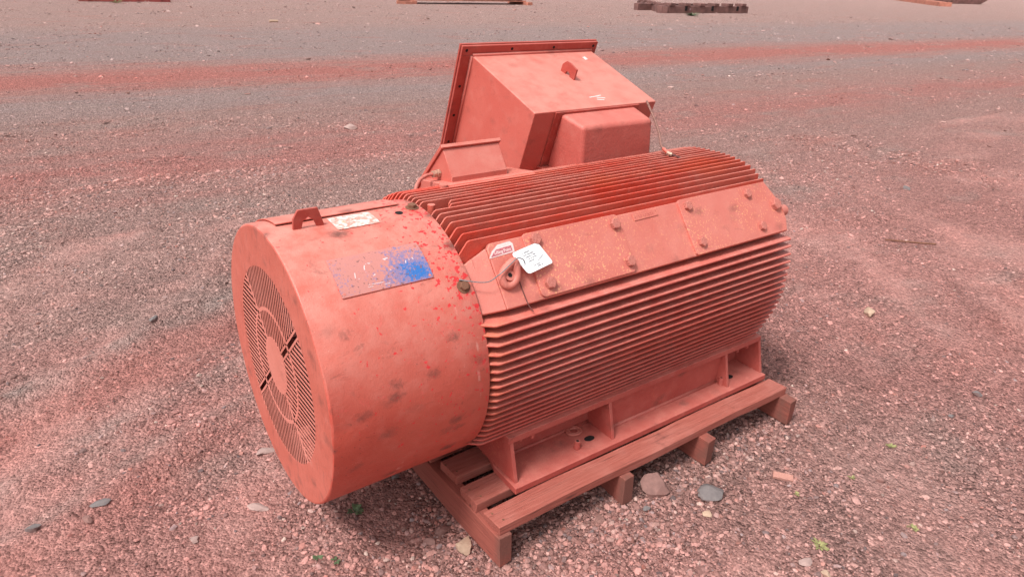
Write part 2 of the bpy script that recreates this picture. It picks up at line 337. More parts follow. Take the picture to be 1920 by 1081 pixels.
def tube(bm, pts, r, n=10, closed=False, caps=True):
    pts = [Vector(p) for p in pts]; rs = r if isinstance(r, (list, tuple)) else [r]*len(pts)
    rings = []; N = len(pts); up = None
    for i, p in enumerate(pts):
        t = (pts[(i+1) % N]-pts[i-1]) if closed else (pts[min(i+1, N-1)]-pts[max(i-1, 0)])
        t.normalize()
        if up is None:
            up = t.orthogonal().normalized()
        else:
            up = (up-t*up.dot(t)).normalized()
        s = t.cross(up)
        rings.append([bm.verts.new(p+up*math.cos(a)*rs[i]+s*math.sin(a)*rs[i]) for a in [2*math.pi*j/n for j in range(n)]])
    for i in range(N if closed else N-1):
        A, B = rings[i], rings[(i+1) % N]
        for j in range(n): bm.faces.new((A[j], A[(j+1) % n], B[(j+1) % n], B[j]))
    if caps and not closed: bm.faces.new(rings[0][::-1]); bm.faces.new(rings[-1])
def spline(pts, n=8):
    P = [Vector(p) for p in pts]; out = []
    for i in range(len(P)-1):
        a, b, c, d = P[max(i-1, 0)], P[i], P[i+1], P[min(i+2, len(P)-1)]
        for j in range(n):
            t = j/n; out.append(.5*((2*b)+(c-a)*t+(2*a-5*b+4*c-d)*t*t+(3*b-a-3*c+d)*t**3))
    return out+[P[-1]]
def cyl(bm, p, ax, r, h, n=24, r2=None):
    ax = Vector(ax).normalized(); tube(bm, [Vector(p), Vector(p)+ax*h], [r, r2 if r2 else r], n)
def frame_on(p, nrm, xdir=(1, 0, 0), spin=0.):
    z = Vector(nrm).normalized(); x = Vector(xdir); x = (x-z*x.dot(z)).normalized(); y = z.cross(x)
    return Matrix(((x.x, y.x, z.x, p[0]), (x.y, y.y, z.y, p[1]), (x.z, y.z, z.z, p[2]), (0, 0, 0, 1))) @ Matrix.Rotation(spin, 4, 'Z')
# shared bolt mesh: washer face, hexagon head with a chamfered crown
def bolt_mesh(mat, washer):
    bm = bmesh.new()
    z = 0
    if washer: tube(bm, [(0, 0, -.001), (0, 0, .16)], 1.62, 24); z = .16
    tube(bm, [(0, 0, z), (0, 0, z+.12)], 1.05, 20); z += .12
    rings = []
    for zz, rr in ((z, 1.1), (z+.62, 1.1), (z+.72, .93)):
        rings.append([bm.verts.new((rr*math.cos(a*math.pi/3), rr*math.sin(a*math.pi/3), zz)) for a in range(6)])
    for A, B in zip(rings, rings[1:]):
        for j in range(6): bm.faces.new((A[j], A[(j+1) % 6], B[(j+1) % 6], B[j]))
    bm.faces.new(rings[-1])
    me = bpy.data.meshes.new('bolt'); bmesh.ops.recalc_face_normals(bm, faces=bm.faces); bm.to_mesh(me); bm.free(); me.materials.append(MAT[mat]); return me
BM = bolt_mesh('bolt', False); BMW = bolt_mesh('rustbolt', True)
def bolt(p, nrm, r, parent, me=None, spin=None):
    o = bpy.data.objects.new('bolt', me or BM); COL.objects.link(o)
    o.matrix_local = frame_on(p, nrm, spin=rnd.uniform(0, 1) if spin is None else spin) @ Matrix.Scale(r, 4)
    attach(o, parent); return o

# ------------------------------------------------------------------ terrain
def hashn(ix, iy, s):
    v = np.sin(ix*127.1+iy*311.7+s*74.7)*43758.5453; return v-np.floor(v)
def vnoise(x, y, s=0):
    ix, iy = np.floor(x), np.floor(y); fx, fy = x-ix, y-iy; fx = fx*fx*(3-2*fx); fy = fy*fy*(3-2*fy)
    a, b, c, d = hashn(ix, iy, s), hashn(ix+1, iy, s), hashn(ix, iy+1, s), hashn(ix+1, iy+1, s)
    return (a*(1-fx)+b*fx)*(1-fy)+(c*(1-fx)+d*fx)*fy-.5
def dustf(x, y):
    x = np.asarray(x, float); y = np.asarray(y, float); u = x*.64+y*.77; v = -x*.77+y*.64
    n = vnoise(u*.45+3, v*1.9, 31)*1.0+vnoise(u*1.2, v*5.5, 32)*.8+vnoise(x*7, y*7, 33)*.4+vnoise(x*23, y*23, 35)*.25
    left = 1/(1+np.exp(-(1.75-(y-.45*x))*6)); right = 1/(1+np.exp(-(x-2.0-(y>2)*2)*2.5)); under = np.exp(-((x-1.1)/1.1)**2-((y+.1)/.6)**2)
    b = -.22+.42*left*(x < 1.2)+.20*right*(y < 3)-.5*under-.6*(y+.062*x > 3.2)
    return np.clip((n+b)*1.5+.2, 0, 1)
def ground_z(x, y):
    x = np.asarray(x, float); y = np.asarray(y, float)
    h = vnoise(x*.55, y*.55, 1)*.030+vnoise(x*2.1, y*2.1, 2)*.013+vnoise(x*6, y*6, 3)*.008+vnoise(x*17, y*17, 4)*.0045+vnoise(x*41, y*41, 5)*.002
    # faint wheel ruts running past the machine
    for c0, w in ((1.75, .10), (2.15, .07), (4.75, .2), (9.9, .3)):
        t = (y+.30*x*(c0 < 3)+.062*x*(c0 > 3)-c0+vnoise(x*.8, y*.2, 9)*.12)/w; h = h-.012*np.exp(-t*t)+.008*np.exp(-(t-1.8)**2)
    u = x*.64+y*.77; v = -x*.77+y*.64; h = h+vnoise(u*.5, v*5, 34)*.024*(np.abs(x) < 8)*(y < 5)
    tq = y-.46*x+vnoise(x*1.6, y*1.6, 41)*.22; lf = np.clip((1.3-x)/.7, 0, 1)
    h = h+lf*(.013*np.exp(-((tq-1.74)/.05)**2)-.014*np.exp(-((tq-1.45)/.16)**2)+.010*np.exp(-((tq-1.1)/.06)**2)+.009*np.exp(-((tq-.8)/.05)**2)-.008*np.exp(-((tq-.62)/.07)**2))
    near = np.clip(1.5-np.maximum(np.abs(x-1.15)/.95, np.abs(y)/.75), 0, 1)
    return h*(1-.55*near)-.006
def axis(lo, hi, step, far, fac=1.16):
    a = list(np.arange(lo, hi, step)); s = step; v = hi
    while v < far: a.append(v); s *= fac; v += s
    s = step; v = lo-step
    while v > -far: a.insert(0, v); s *= fac; v -= s
    return np.array(a)
gx = axis(-1.4, 4.6, .017, 600); gy = axis(-1.9, 3.8, .017, 600)
X, Y = np.meshgrid(gx, gy, indexing='ij'); Z = ground_z(X, Y); nx, ny = X.shape
V = np.stack([X, Y, Z], -1).reshape(-1, 3)
idx = np.arange(nx*ny).reshape(nx, ny)
F = np.stack([idx[:-1, :-1], idx[1:, :-1], idx[1:, 1:], idx[:-1, 1:]], -1).reshape(-1, 4)
def npmesh(name, V, F, mat, smooth=True):
    me = bpy.data.meshes.new(name); k = F.shape[1]
    me.vertices.add(len(V)); me.vertices.foreach_set('co', V.astype(np.float32).ravel())
    me.loops.add(F.size); me.loops.foreach_set('vertex_index', F.astype(np.int32).ravel())
    me.polygons.add(len(F)); me.polygons.foreach_set('loop_start', np.arange(0, F.size, k, dtype=np.int32)); me.polygons.foreach_set('loop_total', np.full(len(F), k, np.int32))
    me.update(calc_edges=True); me.validate()
    me.polygons.foreach_set('use_smooth', np.full(len(F), smooth)); me.materials.append(MAT[mat])
    o = bpy.data.objects.new(name, me); COL.objects.link(o); return o
gd = tag(npmesh('ground', V, F, 'ground'), kind='structure')
at_ = gd.data.attributes.new('dust', 'FLOAT', 'POINT'); at_.data.foreach_set('value', dustf(V[:, 0], V[:, 1]).astype(np.float32))

# loose gravel: real angular stones, denser near the machine
rs = np.random.RandomState(3)
def gravel(n, r0, r1, smin, smax, ico, seed, power, name, label, cat, exclude=True, area=None, flat=(.3, .75), tint=.4):
    rs = np.random.RandomState(seed)
    if area is None:
        rr = r0*(r1/r0)**rs.rand(n); an = CA+(rs.rand(n)-.5)*R(96)
        x = CX+rr*np.sin(an); y = CY+rr*np.cos(an)
    else:
        x = area[0]+(area[1]-area[0])*rs.rand(n); y = area[2]+(area[3]-area[2])*rs.rand(n); rr = np.hypot(x-CX, y-CY)
    # patchy: keep more stones where the noise is high
    keep = rs.rand(n) < np.clip(.55+1.9*vnoise(x*1.1, y*1.1, 21)+1.2*vnoise(x*4, y*4, 22), .07, 1)*(1-.88*dustf(x, y))
    x, y, rr = x[keep], y[keep], rr[keep]; n = len(x)
    s = smin*(smax/smin)**(rs.rand(n)**power); s = s*np.clip(rr/4.5, 1, 6)**.8
    if ico:
        t = (1+5**.5)/2
        bv = np.array([(-1, t, 0), (1, t, 0), (-1, -t, 0), (1, -t, 0), (0, -1, t), (0, 1, t), (0, -1, -t), (0, 1, -t), (t, 0, -1), (t, 0, 1), (-t, 0, -1), (-t, 0, 1)])/1.9
        bf = np.array([(0, 11, 5), (0, 5, 1), (0, 1, 7), (0, 7, 10), (0, 10, 11), (1, 5, 9), (5, 11, 4), (11, 10, 2), (10, 7, 6), (7, 1, 8), (3, 9, 4), (3, 4, 2), (3, 2, 6), (3, 6, 8), (3, 8, 9), (4, 9, 5), (2, 4, 11), (6, 2, 10), (8, 6, 7), (9, 8, 1)])
    else:
        bv = np.array([(1, 0, 0), (-1, 0, 0), (0, 1, 0), (0, -1, 0), (0, 0, 1), (0, 0, -1.)])
        bf = np.array([(0, 2, 4), (2, 1, 4), (1, 3, 4), (3, 0, 4), (2, 0, 5), (1, 2, 5), (3, 1, 5), (0, 3, 5)])
    m = len(bv)
    V = bv[None]*(1+.45*(rs.rand(n, m, 1)-.5))+.22*(rs.rand(n, m, 3)-.5)
    V = V*np.stack([.65+.7*rs.rand(n), .55+.5*rs.rand(n), flat[0]+(flat[1]-flat[0])*rs.rand(n)], -1)[:, None]
    a = rs.rand(n)*2*np.pi; b = (rs.rand(n)-.5)*.9
    V = np.stack([V[..., 0]*np.cos(b)[:, None]+V[..., 2]*np.sin(b)[:, None], V[..., 1], -V[..., 0]*np.sin(b)[:, None]+V[..., 2]*np.cos(b)[:, None]], -1)
    V = np.stack([V[..., 0]*np.cos(a)[:, None]-V[..., 1]*np.sin(a)[:, None], V[..., 0]*np.sin(a)[:, None]+V[..., 1]*np.cos(a)[:, None], V[..., 2]], -1)
    V = V*(s/2)[:, None, None]+np.stack([x, y, ground_z(x, y)+s*.08], -1)[:, None]
    F = (bf[None]+(np.arange(n)*m)[:, None, None]).reshape(-1, 3)
    o = npmesh(name, V.reshape(-1, 3), F, 'gravel', False)
    tone = np.stack([rs.rand(n), (rs.rand(n) < tint)*rs.rand(n)**.6, rs.rand(n)], -1)
    at = o.data.attributes.new('tone', 'FLOAT_VECTOR', 'POINT'); at.data.foreach_set('vector', np.repeat(tone, m, 0).astype(np.float32).ravel())
    return tag(o, label, cat, kind='stuff')
gravel(120000, 1.0, 9, .005, .023, True, 11, 2.3, 'gravel', 'angular pink and grey gravel chips strewn over the dusty yard', 'gravel')
gravel(150000, 1.0, 14, .0035, .011, False, 12, 1.6, 'gravel', 'fine reddish grit scattered between the larger chips', 'grit')
gravel(3600, 1.2, 45, .020, .042, True, 13, 2.6, 'gravel', 'sparse larger flat stones lying about the yard', 'gravel', flat=(.2, .5))
gravel(9000, 1, 2, .007, .026, True, 14, 1.5, 'gravel', 'coarse dark gravel bed under the fan cowl and timber skid', 'gravel', area=(-.05, 2.0, -.62, .5), tint=.8)
gravel(60000, 6, 46, .007, .018, False, 15, 1.3, 'gravel', 'crushed stone surface of the far part of the yard', 'gravel')

gravel(22000, 1, 2, .010, .026, True, 16, 2.0, 'gravel', 'coarse mauve gravel chips covering the yard left of the motor', 'gravel', area=(-1.2, 4.2, 1.85, 4.5), flat=(.22, .5), tint=.45)
gravel(9000, 1, 2, .009, .024, True, 17, 2.0, 'gravel', 'coarse gravel chips covering the yard right of the motor', 'gravel', area=(2.3, 8.0, -1.3, 3.6), flat=(.22, .5), tint=.45)
# ------------------------------------------------------------------ electric motor
H = .602; RC = .42; L1 = .475
motor = empty('electric_motor', (1.24, 0, .141), 'big salmon red finned electric motor with round fan cowl standing on a timber skid', 'electric motor')
def cylp(x, th, r): return Vector((x, -r*math.cos(R(th)), H+r*math.sin(R(th))))
# --- fan cowl shell
bm = bmesh.new(); N = 128; prof = [(.004, RC-.003), (.0, RC-.012), (.0, RC-.012)]
prof = [(.0, RC-.006), (.0015, RC-.002), (.005, RC), (.12, RC), (.24, RC), (.36, RC), (L1-.002, RC), (L1, RC-.001), (L1, RC-.004), (.02, RC-.004)]
rings = []
for x, r in prof:
    ring = []
    for i in range(N):
        a = 2*math.pi*i/N; d = .0012*math.sin(3*a+1)*math.sin(x*6)+.0009*math.sin(7*a+x*9)
        ring.append(bm.verts.new((x, -(r+d*(.0 if x < .004 else 1))*math.cos(a), H+(r+d*(.0 if x < .004 else 1))*math.sin(a))))
    rings.append(ring)
for A, B in zip(rings, rings[1:]):
    for j in range(N): bm.faces.new((A[j], A[(j+1) % N], B[(j+1) % N], B[j]))
cowl = link('fan_cowl', bm, 'cowl', motor, auto=30)
# front plate: annulus outside the grille
GR = .299
def annulus(bm, x0, x1, r0, r1, n=96, a0=0, a1=360):
    full = abs(a1-a0) >= 360; m = n if full else n+1; vs = []
    for i in range(m):
        a = R(a0+(a1-a0)*i/n)
        vs.append([bm.verts.new((x, -r*math.cos(a), H+r*math.sin(a))) for x, r in ((x0, r0), (x0, r1), (x1, r1), (x1, r0))])
    for i in range(m if full else m-1):
        A, B = vs[i], vs[(i+1) % m]
        for j in range(4): bm.faces.new((A[j], B[j], B[(j+1) % 4], A[(j+1) % 4]))
    if not full: bm.faces.new(vs[0]); bm.faces.new(vs[-1][::-1])
bm = bmesh.new(); annulus(bm, .0, .003, GR, RC-.006, 128)
link('cowl_face', bm, 'face', cowl, auto=30)
bm = bmesh.new(); HUBR = .088; MID = .172
tube(bm, [(.0, 0, H), (.003, 0, H)], HUBR, 48)
annulus(bm, .0, .001, MID-.0055, MID+.0055, 96)
DA = 43
def radial(bm, ang, r0, r1, w):
    a = R(ang); d = Vector((0, -math.cos(a), math.sin(a))); s = Vector((0, math.sin(a), math.cos(a)))*w/2; c = Vector((0.0, 0, H))
    prism(bm, [c+d*r0-s, c+d*r1-s, c+d*r1+s, c+d*r0+s], (.001, 0, 0))
for q in (0, 180):
    radial(bm, 90+DA+q, HUBR, GR, .012)                      # solid seam
    for s in (-1, 1):                                        # lips beside the two wide black slots
        a = R(DA+q); off = Vector((0, math.sin(a), math.cos(a)))*s*.0112; d = Vector((0, -math.cos(a), math.sin(a))); w = Vector((0, math.sin(a), math.cos(a)))*.0036
        c0 = Vector((.0, 0, H))+off; prism(bm, [c0+d*HUBR-w, c0+d*GR-w, c0+d*GR+w, c0+d*HUBR+w], (.001, 0, 0))
link('grille_frame', bm, 'bars', cowl, auto=30)
bm = bmesh.new(); pitch = .0163; bw = .0072
for q in range(4):
    ca = R(DA+45+90*q) ; ang = [90, 180, 270, 0][q]        # bars vertical above and below, level at the sides
    d = Vector((0, -math.cos(R(ang)), math.sin(R(ang)))); s = Vector((0, math.sin(R(ang)), math.cos(R(ang))))
    for kk in range(-14, 15):
        off = kk*pitch
        lim = 0
        for r0, r1 in ((HUBR-.004, MID-.003), (MID+.003, GR+.004)):
            if abs(off) >= r1: continue
            tip = math.sqrt(r1*r1-off*off); root = math.sqrt(max(r0*r0-off*off, 0))
            # stay inside this quadrant, whose edges are the diagonals at DA and DA+90
            t_ = root
            while t_ < tip:
                yy_, zz_ = (d*t_+s*off).y, (d*t_+s*off).z; ok = True
                for bang, mg in ((DA, .0175), (DA+90, .0085)):
                    bn = Vector((0, math.sin(R(bang)), math.cos(R(bang)))); bd = Vector((0, -math.cos(R(bang)), math.sin(R(bang))))
                    pd_ = yy_*bn.y+zz_*bn.z; side_ = d.y*bn.y+d.z*bn.z
                    if pd_*math.copysign(1, side_) < mg: ok = False
                if ok: break
                t_ += .001
            root = t_
            if tip-root < .006: continue
            c0 = Vector((.0002, 0, H))+s*off; w = s*bw/2
            prism(bm, [c0+d*root-w, c0+d*tip-w, c0+d*tip+w, c0+d*root+w], (.0008, 0, 0))
tag(link('grille_bar', bm, 'bars', cowl), kind='stuff')
# fan behind the grille
bm = bmesh.new(); tube(bm, [(.10, 0, H), (.16, 0, H)], .13, 32)
for i in range(9):
    a = R(i*40+8); d = Vector((0, -math.cos(a), math.sin(a))); s = Vector((0, math.sin(a), math.cos(a)))
    c0 = Vector((.06, 0, H)); prism(bm, [c0+d*.1-s*.004, c0+d*.36-s*.004, c0+d*.36+s*.004, c0+d*.1+s*.004], (.14, 0, 0))
link('fan', bm, 'deep', motor)
bm = bmesh.new(); tube(bm, [(.30, 0, H), (.34, 0, H)], .40, 64)
link('end_shield', bm, 'deep', motor)
# overlapping sheet seam on top of the cowl
def curved(bm, x0, x1, t0, t1, r, th, nx=2, nt=10, skew=0., att=None):
    g = []
    for lay in (r, r+th):
        g.append([[bm.verts.new(cylp(x0+(x1-x0)*i/nx+skew*j/nt, t0+(t1-t0)*j/nt, lay)) for j in range(nt+1)] for i in range(nx+1)])
    for i in range(nx):
        for j in range(nt):
            for L in (0, 1): bm.faces.new([g[L][i][j], g[L][i+1][j], g[L][i+1][j+1], g[L][i][j+1]])
    for i in range(nx):
        for j in (0, nt): bm.faces.new([g[0][i][j], g[0][i+1][j], g[1][i+1][j], g[1][i][j]])
    for j in range(nt):
        for i in (0, nx): bm.faces.new([g[0][i][j], g[0][i][j+1], g[1][i][j+1], g[1][i][j]])
bm = bmesh.new(); curved(bm, .045, .42, 91.4, 118, RC+.0035, .003, 6, 14)
link('seam_strip', bm, 'cowl', cowl, auto=30)
bm = bmesh.new(); curved(bm, .05, .415, 91.8, 117, RC+.0002, .0034, 2, 8)
link('seam_gap', bm, 'black', cowl)
# lifting lug with arched cut-out
bm = bmesh.new()
out = [(.078, -.002), (.080, .030), (.094, .054), (.150, .054), (.168, -.002), (.146, -.002), (.137, .020), (.122, .030), (.108, .020), (.102, -.002)]
prism(bm, [cylp(x, 85.2, RC+h) for x, h in out], (0, .009, .0))
link('lifting_lug', bm, 'dark', cowl, bevel=.0015)
# nameplate, its screws and the remains of its lettering
bm = bmesh.new(); curved(bm, .104, .369, 46.9, 63.2, RC+.0006, .0028, 10, 10)
o = link('nameplate', bm, 'plate', cowl, auto=30); tag(o, 'flaked blue nameplate with traces of white capitals')
co = np.zeros(len(o.data.vertices)*3); o.data.vertices.foreach_get('co', co); co = co.reshape(-1, 3)
th = np.degrees(np.arctan2(co[:, 2]-H, -co[:, 1])); at = o.data.attributes.new('plate', 'FLOAT_VECTOR', 'POINT')
at.data.foreach_set('vector', np.stack([(co[:, 0]-.104)/.265, (th-46.9)/16.3, 0*th], -1).astype(np.float32).ravel())
plate = o
for x, t in ((.114, 62), (.359, 61.6), (.113, 48.2), (.360, 48.0)):
    bm = bmesh.new(); cyl(bm, cylp(x, t, RC+.0026), cylp(0, t, 1)-Vector((0, 0, H)), .0038, .0014, 12); link('screw', bm, 'bolt', plate)
bm = bmesh.new(); curved(bm, .104, .369, 46.75, 46.95, RC+.0003, .003, 8, 1); link('plate_edge', bm, 'dark', plate)
def text_mesh(body, size, bold=0.):
    cu = bpy.data.curves.new('t', 'FONT'); cu.body = body; cu.size = size; cu.extrude = .0; cu.offset = bold; cu.align_x = 'CENTER'; cu.align_y = 'CENTER'
    ob = bpy.data.objects.new('t', cu); COL.objects.link(ob); dg = bpy.context.evaluated_depsgraph_get(); dg.update()
    me = bpy.data.meshes.new_from_object(ob.evaluated_get(dg)); bpy.data.objects.remove(ob); return me
def strokes_on(bm, lines, w, f, th=.0006):
    for ln in lines:
        for (a, b) in zip(ln, ln[1:]):
            a = Vector(a); b = Vector(b); d = (b-a); L = d.length
            if L < 1e-6: continue
            d.normalize(); s = Vector((-d.y, d.x))*w/2; a2 = a-d*w*.3; b2 = b+d*w*.3
            q = [a2-s, b2-s, b2+s, a2+s]; lo = [bm.verts.new(f(p.x, p.y, 0)) for p in q]; hi = [bm.verts.new(f(p.x, p.y, th)) for p in q]
            bm.faces.new(hi); [bm.faces.new((lo[i], lo[(i+1) % 4], hi[(i+1) % 4], hi[i])) for i in range(4)]
fc = lambda u, v, h: cylp(.104+u*.265, 46.9+v*16.3, RC+.0028+h)
arc = [(.38+.055*math.cos(R(a)), .53+.17*math.sin(R(a))) for a in range(60, 301, 24)]
for ln, w in ([(l, .0030) for l in (arc[:3], arc[3:8], arc[9:], [(.56, .72), (.62, .73)], [(.575, .72), (.585, .40)])]+[(l, .0024) for l in ([(.20, .40), (.215, .52)], [(.21, .36), (.235, .36)], [(.79, .62), (.80, .68)], [(.815, .66), (.825, .56)], [(.77, .50), (.785, .56)], [(.86, .62), (.87, .56)], [(.235, .90), (.28, .92)], [(.30, .92), (.33, .93)])]+[(l, .0014) for l in ([(.30, .17), (.46, .155)], [(.28, .12), (.34, .115)], [(.42, .10), (.52, .10)])]):
    bm = bmesh.new(); lm = [((.104+u*.265), R(46.9+v*16.3)*RC) for u, v in ln]
    strokes_on(bm, [lm], w, lambda x, q, h: cylp(x, math.degrees(q/RC), RC+.0030+h)); link('letter_stroke', bm, 'letter', plate)
bm = bmesh.new(); curved(bm, .188, .315, 78.9, 90.3, RC+.0004, .0006, 4, 8); tag(link('torn_label', bm, 'label', cowl, auto=30), 'torn weathered paper label')
# vent hole and fixing bolts
bm = bmesh.new()
pts = [cylp(.393+.012*math.cos(a)*1.0, 83.9+1.6*math.sin(a), RC+.0006) for a in [2*math.pi*i/20 for i in range(20)]]
v = [bm.verts.new(p) for p in pts]; bm.faces.new(v); link('vent_hole', bm, 'black', cowl)
for x, t, r in ((.447, 86.6, .0125), (.446, 40.6, .0125), (.446, 133, .0125), (.446, 178, .0125)):
    bolt(cylp(x, t, RC), cylp(0, t, 1)-Vector((0, 0, H)), r, cowl, BMW)
# two small lugs peeping out behind the cowl
for x, y in ((.502, -.045),):
    bm = bmesh.new(); cyl(bm, (x, y, .97), (0, 0, 1), .013, .058, 14, .012); link('eye_boss', bm, 'fin', motor, auto=30)

# --- body core
def ztip(y): return float(np.interp(abs(y), [0, .06, .11, .137, .163, .19, .217, .245, .27], [1.030, 1.029, 1.024, 1.02, 1.013, 1.003, .992, .976, .958]))
def ytip(z): return float(np.interp(z, [.30, .35, .387, .42, .45, .5, .55, .6, .66, .7, .74, .77, .795], [.335, .355, .372, .387, .400, .415, .426, .430, .431, .428, .422, .414, .405]))
X0, X1 = .42, 1.885
bm = bmesh.new(); prof = []
for y in np.linspace(-.25, .25, 9): prof.append((y, ztip(y)-.095))
for z in np.linspace(.80, .30, 8): prof.append((ytip(z)-.085, z))
prof += [(.22, .25), (-.22, .25)]
for z in np.linspace(.30, .80, 8): prof.append((-(ytip(z)-.085), z))
prism(bm, [(X0, y, z) for y, z in prof], (X1-X0-.02, 0, 0))
link('motor_frame', bm, 'core', motor)
bm = bmesh.new(); prism(bm, [(X1-.02, y*1.02, H+(z-H)*1.02) for y, z in prof], (.05, 0, 0)); tube(bm, [(X1+.03, 0, H), (X1+.09, 0, H)], [.30, .22], 40); tube(bm, [(X1+.09, 0, H), (X1+.28, 0, H)], .05, 24)
link('drive_end_shield', bm, 'dark', motor)
# --- top fins (upright plates)
def fin_jitter(): return rnd.uniform(-.0012, .0012)
NT = 20
for i in range(NT):
    y = -.245+.0258*i; zt = ztip(y)+fin_jitter(); t = .0058; root = .10
    xa = .506-.003*min(i, 6)
    if i in (7, 8): pts = [(.565 if i == 8 else .55, zt-root), (.552 if i == 7 else .566, zt-.012), (.56 if i == 7 else .574, zt-.001)]
    else: pts = [(xa-.066, zt-root), (xa-.030-.012, zt-.052), (xa-.004, zt-.004), (xa+.004, zt)]
    e = 1.885-(.012 if y < -.2 else 0)
    pts += [(e-.004, zt), (e, zt-.004), (e, zt-root)]
    dy = fin_jitter()
    bm = newprism([(x, y-t/2+(dy if x > 1 else 0), z) for x, z in pts], (0, t, 0))
    link('cooling_fin', bm, 'fin', motor, bevel=.0016)
# --- side fins (level plates), both sides
ZS = [.775, .747, .718, .689, .661, .634, .608, .583, .558, .533, .507, .481, .455, .429, .403, .378, .353, .331]
for sgn in (-1, 1):
    for i, z in enumerate(ZS):
        yt = ytip(z)+fin_jitter(); t = .0068; root = .10
        pts = [(.43, yt-root), (.449, yt-.040), (.494, yt-.003), (.502, yt), (1.878, yt), (1.886, yt-.006), (1.886, yt-root)]
        dz = fin_jitter()*1.2
        bm = newprism([(x, sgn*yy, z-t/2+(dz if x > 1 else 0)) for x, yy in pts], (0, 0, t))
        link('cooling_fin', bm, 'finside', motor, bevel=.0022)

# --- sloping side pads; frame: origin on the face, s up the slope, n outward
PH = R(37)
def padp(x, s, n=0., side=-1):
    D = .43+n; return Vector((x, side*(D*math.cos(PH)-s*math.sin(PH)), H+D*math.sin(PH)+s*math.cos(PH)))
PN = Vector((0, -math.cos(PH), math.sin(PH)))
for side in (-1, 1):
    bm = bmesh.new()
    face = [(.553, -.071), (.553, .112), (.566, .129), (1.845, .131), (1.905, .045), (1.903, -.028), (1.882, -.073)]
    A = [bm.verts.new(padp(x, s, 0, side)) for x, s in face]; B = [bm.verts.new(padp(x, s, -.02, side)) for x, s in face]; n = len(face)
    bm.faces.new(A); bm.faces.new(B)
    for i in range(n): bm.faces.new((A[i], A[(i+1) % n], B[(i+1) % n], B[i]))
    # sloping nose towards the cowl
    nose = [padp(.462, -.062, -.028, side), padp(.462, .083, -.035, side), padp(.553, .118, -.004, side), padp(.553, -.071, -.001, side)]
    nb = [padp(.462, -.062, -.05, side), padp(.462, .083, -.05, side), padp(.553, .118, -.03, side), padp(.553, -.071, -.018, side)]
    a = [bm.verts.new(p) for p in nose]; b = [bm.verts.new(p) for p in nb]
    bm.faces.new(a); bm.faces.new(b)
    for i in range(4): bm.faces.new((a[i], a[(i+1) % 4], b[(i+1) % 4], b[i]))
    # block under the face, set back
    u = [padp(x, s, -.019, side) for x, s in ((.50, -.055), (.50, .10), (1.86, .10), (1.87, -.055))]; l = [padp(x, s, -.11, side) for x, s in ((.50, -.055), (.50, .10), (1.86, .10), (1.87, -.055))]
    a = [bm.verts.new(p) for p in u]; b = [bm.verts.new(p) for p in l]; bm.faces.new(a); bm.faces.new(b)
    for i in range(4): bm.faces.new((a[i], a[(i+1) % 4], b[(i+1) % 4], b[i]))
    pd = link('lifting_pad', bm, 'pad', motor, bevel=.004, seg=3)
    if side == -1: pad = pd
def rrect(x0, x1, s0, s1, r=.014, n=5):
    out = []
    for cx, cs, a0 in ((x1-r, s1-r, 0), (x0+r, s1-r, 90), (x0+r, s0+r, 180), (x1-r, s0+r, 270)):
        for i in range(n+1):
            a = R(a0+90*i/n); out.append((cx+r*math.cos(a), cs+r*math.sin(a)))
    return out
def pad_plate(name, pts, n0, n1, mat, bev=.0018):
    bm = bmesh.new(); A = [bm.verts.new(padp(x, s, n1)) for x, s in pts]; B = [bm.verts.new(padp(x, s, n0)) for x, s in pts]; n = len(pts)
    bm.faces.new(A); bm.faces.new(B)
    for i in range(n): bm.faces.new((A[i], A[(i+1) % n], B[(i+1) % n], B[i]))
    return link(name, bm, mat, pad, bevel=bev)
c1 = pad_plate('cover_plate', rrect(.678, 1.063, -.066, .133), -.002, .0085, 'cover')
c2 = pad_plate('cover_plate', rrect(1.352, 1.70, -.071, .134)[6:18]+[(1.868, -.071), (1.889, -.028), (1.892, .035), (1.84, .134)], -.002, .0085, 'cover')
for x, s in ((1.037, .100), (1.045, -.030), (.716, -.030), (.716, .108)): bolt(padp(x, s, .0085), PN, .0172, c1)
for x, s, r in ((1.389, .105, .016), (1.394, -.031, .016), (1.718, .101, .016), (1.733, -.032, .016), (1.853, .036, .021)): bolt(padp(x, s, .0085), PN, r, c2)
pt_ = [(1.134, .121), (1.249, .123), (1.249, .099), (1.134, .097)]
o = pad_plate('rating_tab', pt_, -.001, .003, 'pad', .0008)
bm = bmesh.new(); f2 = lambda u, v, h: padp(u, v, .0032+h)
strokes_on(bm, [[(1.158+.011*i, .112), (1.158+.011*i+rnd.uniform(.001, .005), .112+rnd.uniform(-.003, .003))] for i in range(7)]+[[(1.160+.009*i, .106), (1.160+.009*i+.003, .106)] for i in range(8)]+[[(1.141, .106), (1.144, .108)], [(1.240, .114), (1.243, .116)]], .0016, f2, .0003)
link('stamped_marks', bm, 'dark', o)
# "Lifting Point" sticker
st = pad_plate('lifting_sticker', [(.549, .084), (.640, .088), (.643, .113), (.634, .122), (.590, .119), (.566, .104)], .0, .0012, 'stripe', 0)
pad_plate('sticker_band', [(.5555, .0865), (.634, .0925), (.634, .109), (.580, .106), (.567, .097)], .0012, .0017, 'stickred', 0)
me = text_mesh('Lifting Point', .0135, .0003)
for v in me.vertices: v.co = padp(.600+v.co.x*.92, .0975+v.co.y+v.co.x*.04, .0021)
me.materials.append(MAT['stripe']); link_me('sticker_text', me, pad)
